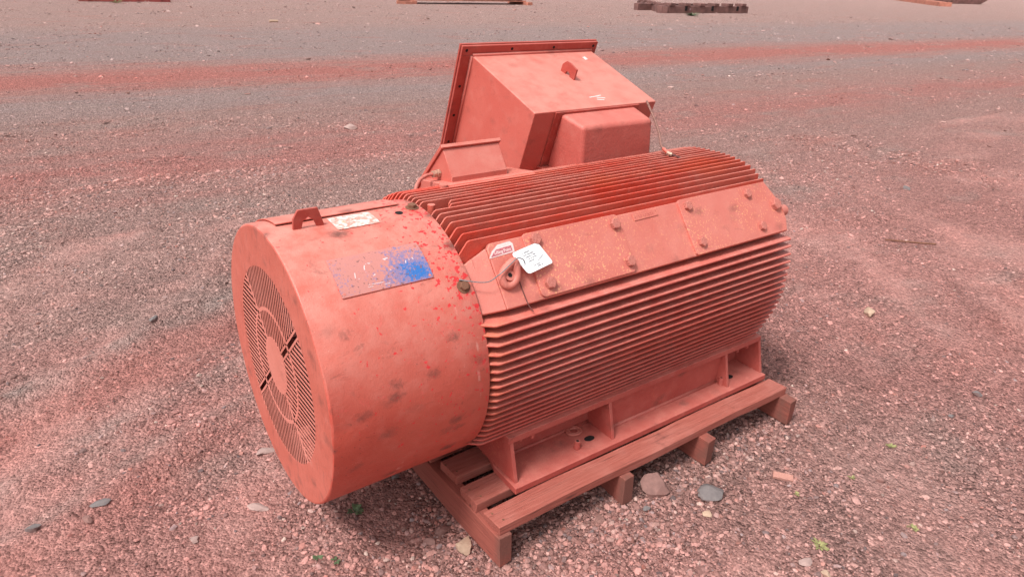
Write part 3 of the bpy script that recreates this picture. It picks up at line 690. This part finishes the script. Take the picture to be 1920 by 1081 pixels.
# lifting shackle: stout teardrop ring bolted flat on the pad
def ring_pts(cx, cs, a, b, n=28, tip=.0):
    out = []
    for i in range(n):
        t = 2*math.pi*i/n; rr = 1+.30*max(0, math.cos(t))**4
        out.append((cx+a*rr*math.cos(t), cs+b*math.sin(t)*(1-.25*max(0, math.cos(t)))))
    return out
bm = bmesh.new(); rp = ring_pts(0, 0, .034, .026)
ca, sa = math.cos(R(58)), math.sin(R(58))
tube(bm, [padp(.588+x*ca*.9-y*sa*.9, .022+x*sa*.9+y*ca*.9, .016+.010*(x/.034)) for x, y in rp], .0118, 12, closed=True)
shackle = link('lifting_ring', bm, 'bolt', pad, smooth=True)
bm = bmesh.new(); cyl(bm, padp(.586, .021, -.002), PN, .024, .012, 20, .022); cyl(bm, padp(.586, .021, .0095), PN, .0165, .010, 20); link('ring_screw', bm, 'bolt', pad, auto=30)
bm = bmesh.new(); cyl(bm, padp(.586, .021, .0196), PN, .0075, .0004, 6); link('screw_socket', bm, 'black', pad)
# eye at the drive end of the pad
bm = bmesh.new(); cyl(bm, padp(1.885, .010, -.014), (1, 0, 0), .026, .040, 18, .022); link('eye_boss', bm, 'bolt', pad, auto=30)

# --- foot: rail, web, sole plate, gussets on both sides
for sg in (-1, 1):
    def fy(y): return -sg*y if sg == 1 else y
    F_ = (lambda p: (p[0], -p[1], p[2])) if sg == 1 else (lambda p: p)
    bm = bmesh.new(); prism(bm, [F_(p) for p in [(.588, -.418, .1412), (.592, -.29, .1412), (.622, -.20, .1412), (.622, -.06, .1412), (1.895, -.06, .1412), (1.895, -.418, .1412)]], (0, 0, .0245))
    sole = link('sole_plate', bm, 'foot', motor, bevel=.0025)
    bm = bmesh.new()
    prism(bm, [F_(p) for p in [(.592, -.364, .326), (.592, -.364, .303), (.592, -.20, .296), (.592, -.20, .34)]], (1.30, 0, 0))
    link('foot_rail', bm, 'foot', motor, bevel=.002)
    bm = bmesh.new()    # web: recessed at the two bolt pockets, forward between the middle gussets
    prism(bm, [F_(p) for p in [(.603, -.262, .1655), (.603, -.255, .305), (.603, -.10, .305), (.603, -.10, .1655)]], (1.284, 0, 0))
    prism(bm, [F_(p) for p in [(1.041, -.338, .1655), (1.041, -.345, .303), (1.041, -.24, .303), (1.041, -.24, .1655)]], (.63, 0, 0))
    link('foot_web', bm, 'foot', motor, bevel=.002)
    bm = bmesh.new()    # weld fillet along the forward web
    tube(bm, [F_((1.05, -.339, .167)), F_((1.66, -.339, .167))], .008, 8); tube(bm, [F_((.61, -.264, .167)), F_((1.03, -.264, .167))], .007, 8)
    link('weld_bead', bm, 'foot', motor, smooth=True)
    for x in (.600, 1.030, 1.668, 1.884):
        bm = bmesh.new(); prism(bm, [F_(p) for p in [(x, -.396, .1658), (x, -.361, .3035), (x, -.20, .3035), (x, -.20, .1658)]], (.014, 0, 0))
        link('gusset', bm, 'foot', motor, bevel=.002)
    for x in (.655, .70, .79, 1.20, 1.76, 1.83):     # studs hanging under the rail
        bm = bmesh.new(); cyl(bm, F_((x, -.335+rnd.uniform(-.015, .01), .304)), (0, 0, -1), .0085, .018+rnd.uniform(0, .008), 8); link('stud', bm, 'foot', motor)
    for x, y in ((.967, -.345), (1.743, -.345)):
        bm = bmesh.new(); pts = [F_((x+.022*math.cos(a), y+.014*math.sin(a), .1660)) for a in [2*math.pi*i/20 for i in range(20)]]
        bm.faces.new([bm.verts.new(p) for p in pts]); link('anchor_hole', bm, 'black', sole)
        bm = bmesh.new(); cyl(bm, F_((x-.075, y-.018, .1658)), (.05, 0, 1), .013, .030, 14, .010); link('dowel_pin', bm, 'foot', sole, auto=40)
        bm = bmesh.new(); cyl(bm, F_((x-.075+.0016, y-.018, .1960)), (.05, 0, 1), .0055, .0006, 12); link('pin_hole', bm, 'black', sole)
    bm = bmesh.new()
    for rr in (.020, .029): tube(bm, [F_((.945+rr*math.cos(R(a)), -.285+rr*.8*math.sin(R(a)), .170)) for a in range(0, 360, 18)], .0045, 8, closed=True)
    link('washer', bm, 'bolt', sole, smooth=True)
bm = newbox(.62, 1.87, -.21, .21, .19, .29); link('belly_plate', bm, 'dark', motor)
bm = newbox(.606, .618, -.255, .255, .167, .345); link('end_web', bm, 'foot', motor)

# --- main terminal box on the far side, tilted 20 degrees
TA = Vector((1.114, .253, 1.2)); a = R(20); d1 = Vector((0, math.cos(a), math.sin(a))); d2 = Vector((0, math.sin(a), -math.cos(a)))
TM = Matrix(((1, d1.x, -d2.x, TA.x), (0, d1.y, -d2.y, TA.y), (0, d1.z, -d2.z, TA.z), (0, 0, 0, 1)))    # local: x, depth, up(-d2)
WX, DL, HT = .643, .475, .50
bm = newbox(0, WX, 0, DL, -HT, 0, M=TM); tb = link('terminal_box', bm, 'box', motor, bevel=.004, seg=3)
# flange frame and cover
bm = bmesh.new(); e0, e1 = .052, .040
box(bm, -e0, WX+.030, DL-.012, DL, .0005, e1, M=TM); box(bm, -e0, -.0005, DL-.012, DL, -HT-e1, .0004, M=TM); box(bm, WX+.0005, WX+.030, DL-.012, DL, -HT-e1, .0004, M=TM); box(bm, 0, WX, DL-.012, DL, -HT-e1, -HT-.0005, M=TM)
fl = link('box_flange', bm, 'dark', tb, bevel=.0015)
bm = newbox(-e0-.003, WX+.033, DL+.002, DL+.012, -HT-e1, e1+.003, M=TM); link('box_cover', bm, 'dark', tb, bevel=.002)
bm = newbox(-e0+.002, WX+.028, DL+.0002, DL+.0018, -HT-e1+.002, e1-.002, M=TM); link('cover_gasket', bm, 'black', tb)
for i in range(4):
    bm = bmesh.new(); p = TM @ Vector((-.030+.225*i if i < 3 else .650, DL-.0122, .022)); cyl(bm, p, -d1, .0062, .0006, 14); link('flange_hole', bm, 'black', fl)
for t in (-.135, -.27, -.40):
    for xx in (-.030, WX+.016):
        bm = bmesh.new(); cyl(bm, TM @ Vector((xx, DL-.0122, t)), -d1, .0062, .0006, 14); link('flange_hole', bm, 'black', fl)
bm = bmesh.new(); tube(bm, [TM @ Vector((.0, DL-.016, .003)), TM @ Vector((WX, DL-.016, .003))], .0065, 8); tube(bm, [TM @ Vector((-.003, DL-.016, 0)), TM @ Vector((-.003, DL-.016, -HT))], .006, 8)
link('weld_bead', bm, 'box', tb, smooth=True)
# lug on the box top
bm = bmesh.new(); L0 = Vector((.345, .30, 0)); L1_ = Vector((.352, .215, 0)); dd = (L1_-L0)
prof_ = [(0, -.001), (0, .030), (.22, .052), (.5, .054), (1, .046), (1, -.001), (.68, -.001), (.62, .012), (.5, .017), (.38, .012), (.32, -.001)]
prism(bm, [TM @ (L0+dd*u+Vector((0, 0, h))) for u, h in prof_], TM.to_3x3() @ Vector((.008, 0, 0)))
link('lifting_lug', bm, 'dark', tb, bevel=.0012)
bm = bmesh.new()
ft = lambda u, v, h: TM @ Vector((u, v, .0004+h))
strokes_on(bm, [[(.33, .075), (.36, .078), (.395, .083)], [(.365, .070), (.40, .060)], [(.355, .055), (.385, .048)]], .006, ft, .0002)
for u, v in ((.548, .385), (.55, .398)): strokes_on(bm, [[(u, v), (u+.012, v+.004)]], .012, ft, .0002)
link('paint_scuff', bm, 'stripe', tb)
# cast throat between frame and box
def tpt(x, t, dep=0.): return TM @ Vector((x-TA.x, dep, -t))
bm = bmesh.new()
f = [(1.262, .142, 1.157), (1.630, .142, 1.155), (1.645, .142, .96), (1.262, .142, .96)]
bk = [(1.238, .262, 1.196), (1.628, .262, 1.196), (1.66, .42, .96), (1.238, .42, .88)]
bk = [tuple(tpt(1.240, .010, -.001)), tuple(tpt(1.632, .010, -.001)), tuple(tpt(1.66, .33, -.001)), tuple(tpt(1.25, .33, -.001))]
A = [bm.verts.new(p) for p in f]; B = [bm.verts.new(p) for p in bk]
bm.faces.new(A); bm.faces.new(B)
for i in range(4): bm.faces.new((A[i], A[(i+1) % 4], B[(i+1) % 4], B[i]))
link('cable_throat', bm, 'cast', motor, bevel=.016, seg=4)
bm = newprism([tpt(1.213, .003, -.007), tpt(1.655, .003, -.007), tpt(1.68, .36, -.007), tpt(1.213, .36, -.007)], d1*.006); link('throat_flange', bm, 'dark', motor, bevel=.0015)
bm = newbox(1.2, 1.70, .16, .42, .90, .97); link('throat_base', bm, 'dark', motor)

# --- small junction box
SA = Vector((.687, .20, 1.124)); SW = .229
sec = [(.20, 1.124), (.142, 1.041), (.142, .97), (.30, .86), (.382, .937)]
bm = bmesh.new(); prism(bm, [(SA.x, y, z) for y, z in sec], (SW, 0, 0)); jb = link('junction_box', bm, 'box', motor, bevel=.003)
bm = bmesh.new(); n_ = Vector((0, .716, .698)); t_ = Vector((0, .698, -.716))
c0 = Vector((SA.x-.007, .20, 1.124))+n_*.0005-t_*.010; prism(bm, [c0, c0+n_*.013, c0+n_*.013+t_*.285, c0+t_*.285], (SW+.014, 0, 0)); link('junction_lid', bm, 'box', jb, bevel=.0015)
bm = bmesh.new(); prism(bm, [(.655, .098, .985), (.655, .100, 1.018), (.655, .128, 1.026), (.655, .30, 1.00), (.655, .30, .96)], (.365, 0, 0)); link('box_base', bm, 'pad', motor, bevel=.004)
bm = bmesh.new(); cyl(bm, (.640, .115, .99), (0, 0, 1), .016, .040, 16, .014); link('eye_boss', bm, 'pad', motor, auto=30)
gl = Vector((.686, .222, 1.038)); bm = bmesh.new()
cyl(bm, gl, (-1, 0, -.05), .0145, .010, 6); cyl(bm, gl+Vector((-.010, 0, -.0005)), (-1, 0, -.05), .0105, .007, 16); cyl(bm, gl+Vector((-.017, 0, -.001)), (-1, 0, -.05), .013, .010, 6); link('cable_gland', bm, 'brass', jb, auto=25)
bm = bmesh.new(); tube(bm, spline([gl+Vector((-.024, 0, -.001)), (.632, .218, 1.036), (.600, .205, 1.028), (.578, .19, 1.010), (.570, .178, .985), (.568, .17, .955)]), .0062, 10); link('cable', bm, 'cablered', jb, smooth=True)
bm = bmesh.new(); tube(bm, spline([(.918, .17, 1.05), (.930, .19, 1.045), (.935, .22, 1.02), (.93, .24, .99)]), .005, 8); link('cable', bm, 'wiredark', jb, smooth=True)
# flexible conduit from the terminal box down between the fins
bm = bmesh.new(); path = [(1.672, .228, 1.212), (1.676, .192, 1.165), (1.672, .155, 1.122), (1.658, .12, 1.088), (1.640, .095, 1.066), (1.632, .072, 1.052)]
tube(bm, spline(path), .0048, 10); cf = link('flexible_conduit', bm, 'cable', motor, smooth=True)
bm = bmesh.new(); tube(bm, [(1.632, .072, 1.052), (1.634, .048, 1.040)], .0068, 12); tag(link('conduit_sleeve', bm, 'fin', cf, smooth=False), 'bright red sleeve')
bm = bmesh.new(); tube(bm, [(1.632, .048, 1.040), (1.640, .028, 1.035)], .0082, 6); link('conduit_nut', bm, 'brass', cf)
bm = bmesh.new(); tube(bm, spline([(1.640, .028, 1.035), (1.652, .010, 1.030), (1.664, -.006, 1.020), (1.670, -.014, .985)]), .0045, 8); link('conduit_tail', bm, 'wiredark', cf, smooth=True)

# ------------------------------------------------------------------ tag card and its wire
card = empty('tag_card', tuple(padp(.69, .065, .03)), 'small white card tag with grey handwriting, wired beside the lifting ring', 'tag')
cx_ = [padp(.606, .079, .030), padp(.716, .097, .018), padp(.748, .026, .018), padp(.640, .008, .030)]
def cardp(u, v, h=0.):
    p = cx_[3]*(1-u)*(1-v)+cx_[2]*u*(1-v)+cx_[1]*u*v+cx_[0]*(1-u)*v
    return p+PN*(h+.006*math.sin(u*math.pi)*(1-.3*v))
bm = bmesh.new(); NU, NV = 14, 10
def inside(u, v): return True
G = []
for L in (0, .0007):
    rows = []
    for i in range(NU+1):
        row = []
        for j in range(NV+1):
            u, v = i/NU, j/NV; r0 = .09
            uu = max(r0-u, u-(1-r0), 0); 
            # rounded corners: pull the corner vertices in
            du = max(0, abs(u-.5)-.5+r0)/r0; dv = max(0, abs(v-.5)-.5+r0*1.4)/(r0*1.4)
            if du > 0 and dv > 0:
                m = math.hypot(du, dv); k_ = max(du, dv)/m
                u = .5+math.copysign(.5-r0+r0*du*k_, u-.5); v = .5+math.copysign(.5-r0*1.4+r0*1.4*dv*k_, v-.5)
            row.append(bm.verts.new(cardp(u, v, L)))
        rows.append(row)
    G.append(rows)
for L in (0, 1):
    for i in range(NU):
        for j in range(NV): bm.faces.new([G[L][i][j], G[L][i+1][j], G[L][i+1][j+1], G[L][i][j+1]])
for i in range(NU):
    for j in (0, NV): bm.faces.new([G[0][i][j], G[0][i+1][j], G[1][i+1][j], G[1][i][j]])
for j in range(NV):
    for i in (0, NU): bm.faces.new([G[0][i][j], G[0][i][j+1], G[1][i][j+1], G[1][i][j]])
link('card', bm, 'card', card, auto=40)
bm = bmesh.new(); fk = lambda u, v, h: cardp(u, v, .0010+h)
r2 = random.Random(5); lines = []
for row, (v0, u0, u1) in enumerate(((.80, .22, .56), (.70, .24, .60), (.61, .27, .66), (.52, .32, .64), (.42, .26, .46), (.20, .30, .55), (.12, .42, .62))):
    u = u0
    while u < u1:
        w = r2.uniform(.012, .026); z_ = r2.uniform(.02, .05)
        lines.append([(u, v0), (u+w*.4, v0+z_), (u+w*.7, v0-z_*.2), (u+w, v0+z_*.6)]); u += w+r2.choice((.008, .012, .035))
lines.append([(.18, .27), (.42, .285)]); lines += [[(.55+.045*i, .30+.02*i), (.56+.045*i, .36+.02*i), (.575+.045*i, .31+.02*i)] for i in range(7)]
lines += [[(.88, .52), (.885, .58)]]
strokes_on(bm, [[(u*.105, v*.075) for u, v in l] for l in lines], .0007, lambda x, y, h: cardp(x/.105, y/.075, .0012+h), .0001); link('handwriting', bm, 'ink', card)
bm = bmesh.new(); w0 = cylp(.438, 43.5, RC+.004)
tube(bm, spline([w0, padp(.50, -.012+.03, .020), padp(.545, .028, .028), padp(.585, .048, .045), padp(.608, .058, .050), padp(.628, .052, .046), padp(.640, .042, .031)]), .0016, 8)
ww = link('tag_wire', bm, 'wire', None, smooth=True); tag(ww, 'thin grey wire looped from the cowl bolt through the lifting ring to the card', 'wire')
bm = bmesh.new(); tube(bm, spline([padp(.612, .040, .022), padp(.618, .010, .008), padp(.620, -.03, .004), padp(.622, -.075, .006), padp(.628, -.098, .010)]), .0016, 6)
tag(link('loose_wire', bm, 'wiredark', None, smooth=True), 'dark loose wire end dangling below the lifting ring over the top side fin', 'wire')

# ------------------------------------------------------------------ timber skid
skid = empty('timber_skid', (1.19, 0, 0), 'low red stained timber skid of bearers and slats carrying the motor', 'pallet')
def board(name, x0, x1, y0, y1, z0, z1, mat, along, chip=.004):
    bm = newbox(x0, x1, y0, y1, z0, z1)
    bmesh.ops.subdivide_edges(bm, edges=[e for e in bm.edges if abs((e.verts[0].co-e.verts[1].co)[along]) > .4], cuts=14)
    for v in bm.verts:
        t = v.co[along]; d = .0018*math.sin(t*9+x0*7+y0*5)+rnd.uniform(-.0010, .0010)
        if along == 0: v.co.y += d; v.co.z += d*.5
        else: v.co.x += d; v.co.z += d*.3
        if abs(t-(x0 if along == 0 else y0)) < 1e-6 or abs(t-(x1 if along == 0 else y1)) < 1e-6: v.co[along] += rnd.uniform(-chip, chip)
    return link(name, bm, mat, skid, bevel=.0028)
for x, y0 in ((.452, -.525), (.970, -.533), (1.380, -.551), (1.883, -.562)):
    board('bearer', x, x+.048, y0, .56, -.002, .1075, 'ywood', 1, .006)
for i, (y0, y1, xl, xr) in enumerate(((-.508, -.421, .461, 1.921), (-.384, -.286, .458, 1.90), (-.240, -.137, .474, 1.91), (-.095, .0, .460, 1.90), (.045, .14, .465, 1.92), (.19, .285, .46, 1.90), (.33, .42, .468, 1.91), (.46, .55, .46, 1.90))):
    s = board('slat', xl, xr, y0, y1, .1078, .1408 if 0 < i else .1412, 'wood', 0, .004)
    if i < 3:
        for nx_, ny_ in ((.492, .25), (.478, .72)):
            bm = bmesh.new(); cyl(bm, (nx_, y0+(y1-y0)*ny_, .1405), (0, 0, 1), .0038, .0012, 10); link('nail', bm, 'rustbolt', s)

# ------------------------------------------------------------------ rocks and scraps
def rock(name, x, y, sx, sy, sz, mat, label, seed, cat='stone', rot=0., sub=3, z=None, sharp=.55):
    bm = bmesh.new(); bmesh.ops.create_icosphere(bm, subdivisions=sub, radius=.5)
    r = np.random.RandomState(seed); pl = [(Vector(r.randn(3)).normalized(), .22+.13*r.rand()) for _ in range(13)]
    for v in bm.verts:
        p = v.co.copy()
        for n, d in pl:
            t = p.dot(n)
            if t > d: p = p-n*(t-d)*.98
        q = np.array(p)*9+seed; p = p*(1+.10*float(vnoise(q[0:1]+q[2], q[1:2]-q[2], seed)[0]))
        p = p*(1+.16*float(vnoise(q[1:2]*2.3, q[0:1]*2.3+q[2], seed+3)[0])); v.co = (p.x*sx*1.4, p.y*sy*1.4, p.z*sz*1.4)
    zz = float(ground_z(x, y)) if z is None else z
    o = link(name, bm, mat, None, auto=22, M=Matrix.Translation((x, y, zz+sz*.34)) @ Matrix.Rotation(rot, 4, 'Z'))
    return tag(o, label, cat)
rock('rock', 1.135, -.53, .10, .075, .075, 'r_brown', 'fist sized purple brown rock beside the second bearer end of the skid', 4, 'rock', -.5)
rock('rock', 1.29, -.665, .085, .06, .035, 'r_grey', 'low blue grey rock to the right of the brown one', 9, 'rock', -.3)
rock('stone', .405, -.395, .075, .055, .045, 'r_cream', 'cream yellow stone left of the near corner of the skid', 13, 'stone', .4)
rock('stone', .385, -.29, .055, .045, .030, 'r_brown', 'brown stone just behind the cream one near the cowl shadow', 15, 'stone', .2)
rock('stone', .385, -.600, .085, .045, .028, 'r_grey', 'flat grey stone at the bottom edge in front of the skid corner', 17, 'stone', .1)
rock('stone', 2.02, -.42, .07, .05, .03, 'r_grey', 'blue grey stone just right of the far bearer end', 19, 'stone', .3)
rock('stone', -.08, .14, .075, .035, .012, 'r_pale', 'thin pale shard lying left of the bottom of the cowl', 21, 'stone', -.9)
rock('stone', 3.25, -.16, .085, .06, .035, 'r_cream', 'pale cream stone in the open ground right of the motor', 23, 'stone', .6)
def at(px, py):      # point of the ground seen at a pixel of the photograph, for measuring only
    d = r_*((px-960)/CF)-u_*((py-540.5)/CF)+w_; t = -CZ/d.z; return CX+d.x*t, CY+d.y*t
small = [((66, 998), .055, .04, .035, 'r_grey', 'grey stone with pale top in the bottom left corner of the yard'), ((288, 601), .085, .05, .03, 'r_grey', 'flat grey stone out to the left of the fan cowl'),
 ((365, 1014), .045, .04, .02, 'r_pale', 'pale rounded pebble near the bottom left of the yard'), ((165, 975), .05, .035, .03, 'r_brown', 'dark brown stone on the faint rut at lower left'),
 ((190, 945), .075, .05, .02, 'r_grey', 'greyish crust fragment beside the dark brown stone at lower left'), ((740, 893), .035, .03, .02, 'r_grey', 'grey chip under the lower side of the cowl'),
 ((1548, 1073), .05, .04, .025, 'r_cream', 'rounded cream pebble at the bottom edge right of the skid'), ((1833, 736), .06, .05, .03, 'r_grey', 'dark grey stone far over on the right side'),
 ((1655, 898), .045, .035, .025, 'r_brown', 'reddish brown pebble right of the orange brick chip'), ((1510, 1050), .06, .04, .03, 'r_pale', 'pale oblong stone above the cream pebble at the bottom'),
 ((1785, 775), .04, .03, .02, 'r_grey', 'small grey stone left of the dark grey one on the right'), ((1325, 958), .04, .04, .02, 'r_cream', 'orange cream pebble below the blue grey rock'),
 ((806, 1010), .06, .045, .03, 'r_brown', 'brown stone lying in shade between cowl and cream stone'), ((1496, 815), .03, .025, .018, 'r_pale', 'greenish white pebble below the far bearer end'),
 ((500, 845), .09, .06, .02, 'r_pale', 'flat dusty stone against the left lower rim of the cowl'), ((1700, 352), .12, .08, .05, 'r_grey', 'grey stone in the yard behind and right of the motor'),
 ((1885, 880), .05, .04, .03, 'r_brown', 'brown stone near the right edge of the yard'), ((655, 240), .22, .14, .08, 'r_pale', 'pale stone on the second reddish wheel track'),
 ((1212, 950), .035, .03, .02, 'r_grey', 'grey chip on the dark gravel below the purple brown rock')]
for i, ((px, py), sx, sy, sz, m, lb) in enumerate(small):
    x, y = at(px, py); rock('stone', x, y, sx*.72, sy*.72, sz*.72, m, lb, 40+i, 'stone', i*.7, 2)
x, y = at(1468, 893); bm = newbox(-.036, .036, -.016, .016, 0, .012)
o = link('brick_chip', bm, 'brick', None, bevel=.002, M=Matrix.Translation((x, y, float(ground_z(x, y))+.001)) @ Matrix.Rotation(-.95, 4, 'Z') @ Matrix.Rotation(.05, 4, 'X')); tag(o, 'flat oblong orange pink brick chip lying right of the skid', 'brick chip')
x, y = at(1660, 448); x2, y2 = at(1756, 456); bm = bmesh.new()
tube(bm, spline([(x, y, float(ground_z(x, y))+.008), ((x+x2)/2, (y+y2)/2, float(ground_z((x+x2)/2, (y+y2)/2))+.008), (x2, y2, float(ground_z(x2, y2))+.006)]), .005, 8); tag(link('rusty_rod', bm, 'rustbolt', None, smooth=True), 'thin rusty rod lying on the ground right of the motor', 'rod')
x, y = at(505, 42); x2, y2 = at(521, 42); bm = bmesh.new(); tube(bm, [(x, y, .03), (x2, y2, .03)], .04, 8); tag(link('timber_offcut', bm, 'r_cream', None), 'short pale timber offcut lying far back on the left', 'timber')

def weed(px, py, n, ln, w, mat, label, seed, up=.5):
    x, y = at(px, py); r = random.Random(seed); bm = bmesh.new(); z0 = float(ground_z(x, y)) if abs(x) < 30 else -.006
    for i in range(n):
        a = r.uniform(0, 6.283); l_ = ln*r.uniform(.5, 1.1); e = r.uniform(.15, up); d = Vector((math.cos(a), math.sin(a), 0)); s = Vector((-d.y, d.x, 0))
        base = Vector((x, y, z0))+d*r.uniform(0, ln*.35)
        pr = None
        for t, ww_ in ((0, .15), (.35, .9), (.7, 1.), (1, .05)):
            c = base+d*l_*t+Vector((0, 0, l_*(e*2*t-e*1.3*t*t)+.003)); q = (bm.verts.new(c-s*w*ww_*.5), bm.verts.new(c+s*w*ww_*.5+Vector((0, 0, w*.1))))
            if pr: bm.faces.new((pr[0], pr[1], q[1], q[0]))
            pr = q
    me_o = link('weed', bm, mat, None); tag(me_o, label, 'weed')
weed(666, 960, 22, .026, .012, 'leaf', 'dark green leafy weed sprouting under the bottom of the cowl', 1, .9)
weed(597, 1048, 9, .016, .008, 'leaf', 'tiny green sprout at the bottom edge, left of its twin', 2)
weed(632, 1052, 9, .016, .008, 'leaf', 'tiny green sprout at the bottom edge, right of its twin', 3)
weed(1672, 832, 16, .020, .007, 'leafdry', 'yellow green weed rosette highest on the ground right of the skid', 4)
weed(1537, 1022, 22, .024, .008, 'leafdry', 'brownish weed tuft near the bottom, right of the skid', 5)
weed(1712, 988, 14, .018, .006, 'leafdry', 'small yellow weed tuft low on the right beside pale pebbles', 6)
weed(1495, 925, 10, .014, .006, 'leafdry', 'small dry weed just right of the orange brick chip', 7)
weed(1597, 893, 10, .014, .006, 'leafdry', 'faint dry weed halfway between brick chip and right edge', 10)
weed(1296, 30, 60, .32, .05, 'leaf', 'green weed clump growing before the far brown steel frame', 8, .6)
weed(218, 5, 30, .25, .04, 'leafdry', 'dry weed clump in front of the far red steel channel', 9, .6)

# ------------------------------------------------------------------ far scrap along the top of the view
MAT['farred'] = plain('far_red_steel', (.30, .055, .05), .7, 0, .3, 3)
MAT['farbrown'] = plain('far_brown_steel', (.17, .08, .07), .75, 0, .4, 3)
MAT['fartimber'] = plain('far_timber', (.42, .16, .11), .8, 0, .35, 4)
MAT['farpink'] = plain('far_pink_steel', (.30, .18, .18), .7, 0, .3, 3)
def oriented(px0, px1):      # ground frame running from one ground point to another
    a, b = Vector((*at(*px0), 0)), Vector((*at(*px1), 0)); d = (b-a); L = d.length; d.normalize(); s = Vector((-d.y, d.x, 0))
    return Matrix(((d.x, s.x, 0, a.x), (d.y, s.y, 0, a.y), (0, 0, 1, -.01), (0, 0, 0, 1))), L
Mx, L = oriented((147, 2), (320, 4))
t = empty('steel_channel', tuple(Mx.to_translation()), 'long red steel channel lying on the ground at the far left', 'scrap steel')
bm = newbox(0, L, 0, .10, 0, .42, M=Mx); link('side_wall', bm, 'farred', t, bevel=.01)
bm = newbox(0, L, .10, 1.1, .02, .06, M=Mx); link('bottom_plate', bm, 'farred', t)
bm = newbox(.01, L-.01, 1.1, 1.2, 0, .42, M=Mx); link('side_wall', bm, 'farred', t, bevel=.01)
for i in range(4):
    bm = newbox(L*(.1+.26*i), L*(.1+.26*i)+.05, -.03, -.001, .03, .40, M=Mx); link('rib', bm, 'farred', t)
Mx, L = oriented((762, 8), (997, 10))
t = empty('scrap_skid', tuple(Mx.to_translation()), 'weathered timber skid with a dark pipe load far back above the terminal box', 'skid')
bm = newbox(-.45, .25, -.1, .12, 0, .13, M=Mx @ Matrix.Rotation(-.3, 4, 'Z')); link('bearer', bm, 'fartimber', t, bevel=.01)
bm = newbox(L-.35, L-.05, -.15, 1.8, 0, .15, M=Mx); link('bearer', bm, 'fartimber', t, bevel=.01)
bm = newbox(.3, .55, .0, 1.8, 0, .15, M=Mx); link('bearer', bm, 'fartimber', t, bevel=.01)
bm = newbox(.2, L-.2, .25, 1.6, .155, .20, M=Mx); link('deck', bm, 'fartimber', t)
bm = bmesh.new(); tube(bm, [Mx @ Vector((.3, .55, .50)), Mx @ Vector((L-.3, .55, .50))], .3, 20); tag(link('steel_pipe', bm, 'farbrown', None, auto=30), 'dark steel pipe lying on the far timber skid', 'pipe')
Mx, L = oriented((1240, 25), (1402, 25))
t = empty('steel_skid', tuple(Mx.to_translation()), 'rusty brown cornered steel skid with raised lugs, far back right of centre', 'steel skid')
bm = newbox(0, L, 0, .35, 0, .33, M=Mx); link('front_beam', bm, 'farbrown', t, bevel=.015)
for i in range(6):
    bm = newbox(L*(.08+.165*i), L*(.08+.165*i)+.35, -.05, .45, .332, .46, M=Mx); link('lug', bm, 'farbrown', t, bevel=.02)
for i in range(3):
    bm = newbox(L*(.25+.3*i), L*(.25+.3*i)+.14, -.03, -.001, .12, .33, M=Mx); link('clip', bm, 'black', t)
bm = newbox(L*.30, L*.30+.1, -.012, -.001, .14, .24, M=Mx); link('paint_mark', bm, 'farpink', t)
My, L2 = oriented((1240, 25), (1158, 1)); bm = newbox(.02, 7, -.30, 0, 0, .30, M=My); link('side_beam', bm, 'farbrown', t, bevel=.015)
for i in range(5):
    bm = newbox(.8+i*1.3, 1.3+i*1.3, -.35, .04, .302, .42, M=My); link('lug', bm, 'farbrown', t, bevel=.02)
bm = newbox(.5, L-.1, 2.2, 2.5, 0, .33, M=Mx); link('rear_beam', bm, 'farbrown', t, bevel=.015)
Mx, L = oriented((1672, 0), (1760, 12))
bm = newbox(0, L, 0, 1.0, 0, .35, M=Mx); bmesh.ops.bevel(bm, geom=bm.edges[:], offset=.03, segments=1); tag(link('timber_beam', bm, 'fartimber', None), 'long reddish timber beam lying at the far right', 'timber beam')
Mx, L = oriented((1775, 7), (1845, 9)); bm = bmesh.new()
prism(bm, [Mx @ Vector(p) for p in ((0, 0, .25), (.8, 0, .02), (L*.9, 0, .02), (L*1.1, 0, .5), (L*1.1, 0, 1.0), (0, 0, 1.0))], Mx.to_3x3() @ Vector((0, 5, 0)))
tag(link('steel_hopper', bm, 'farbrown', None), 'dark steel hopper with sloping end beside the far right timber beam', 'hopper')
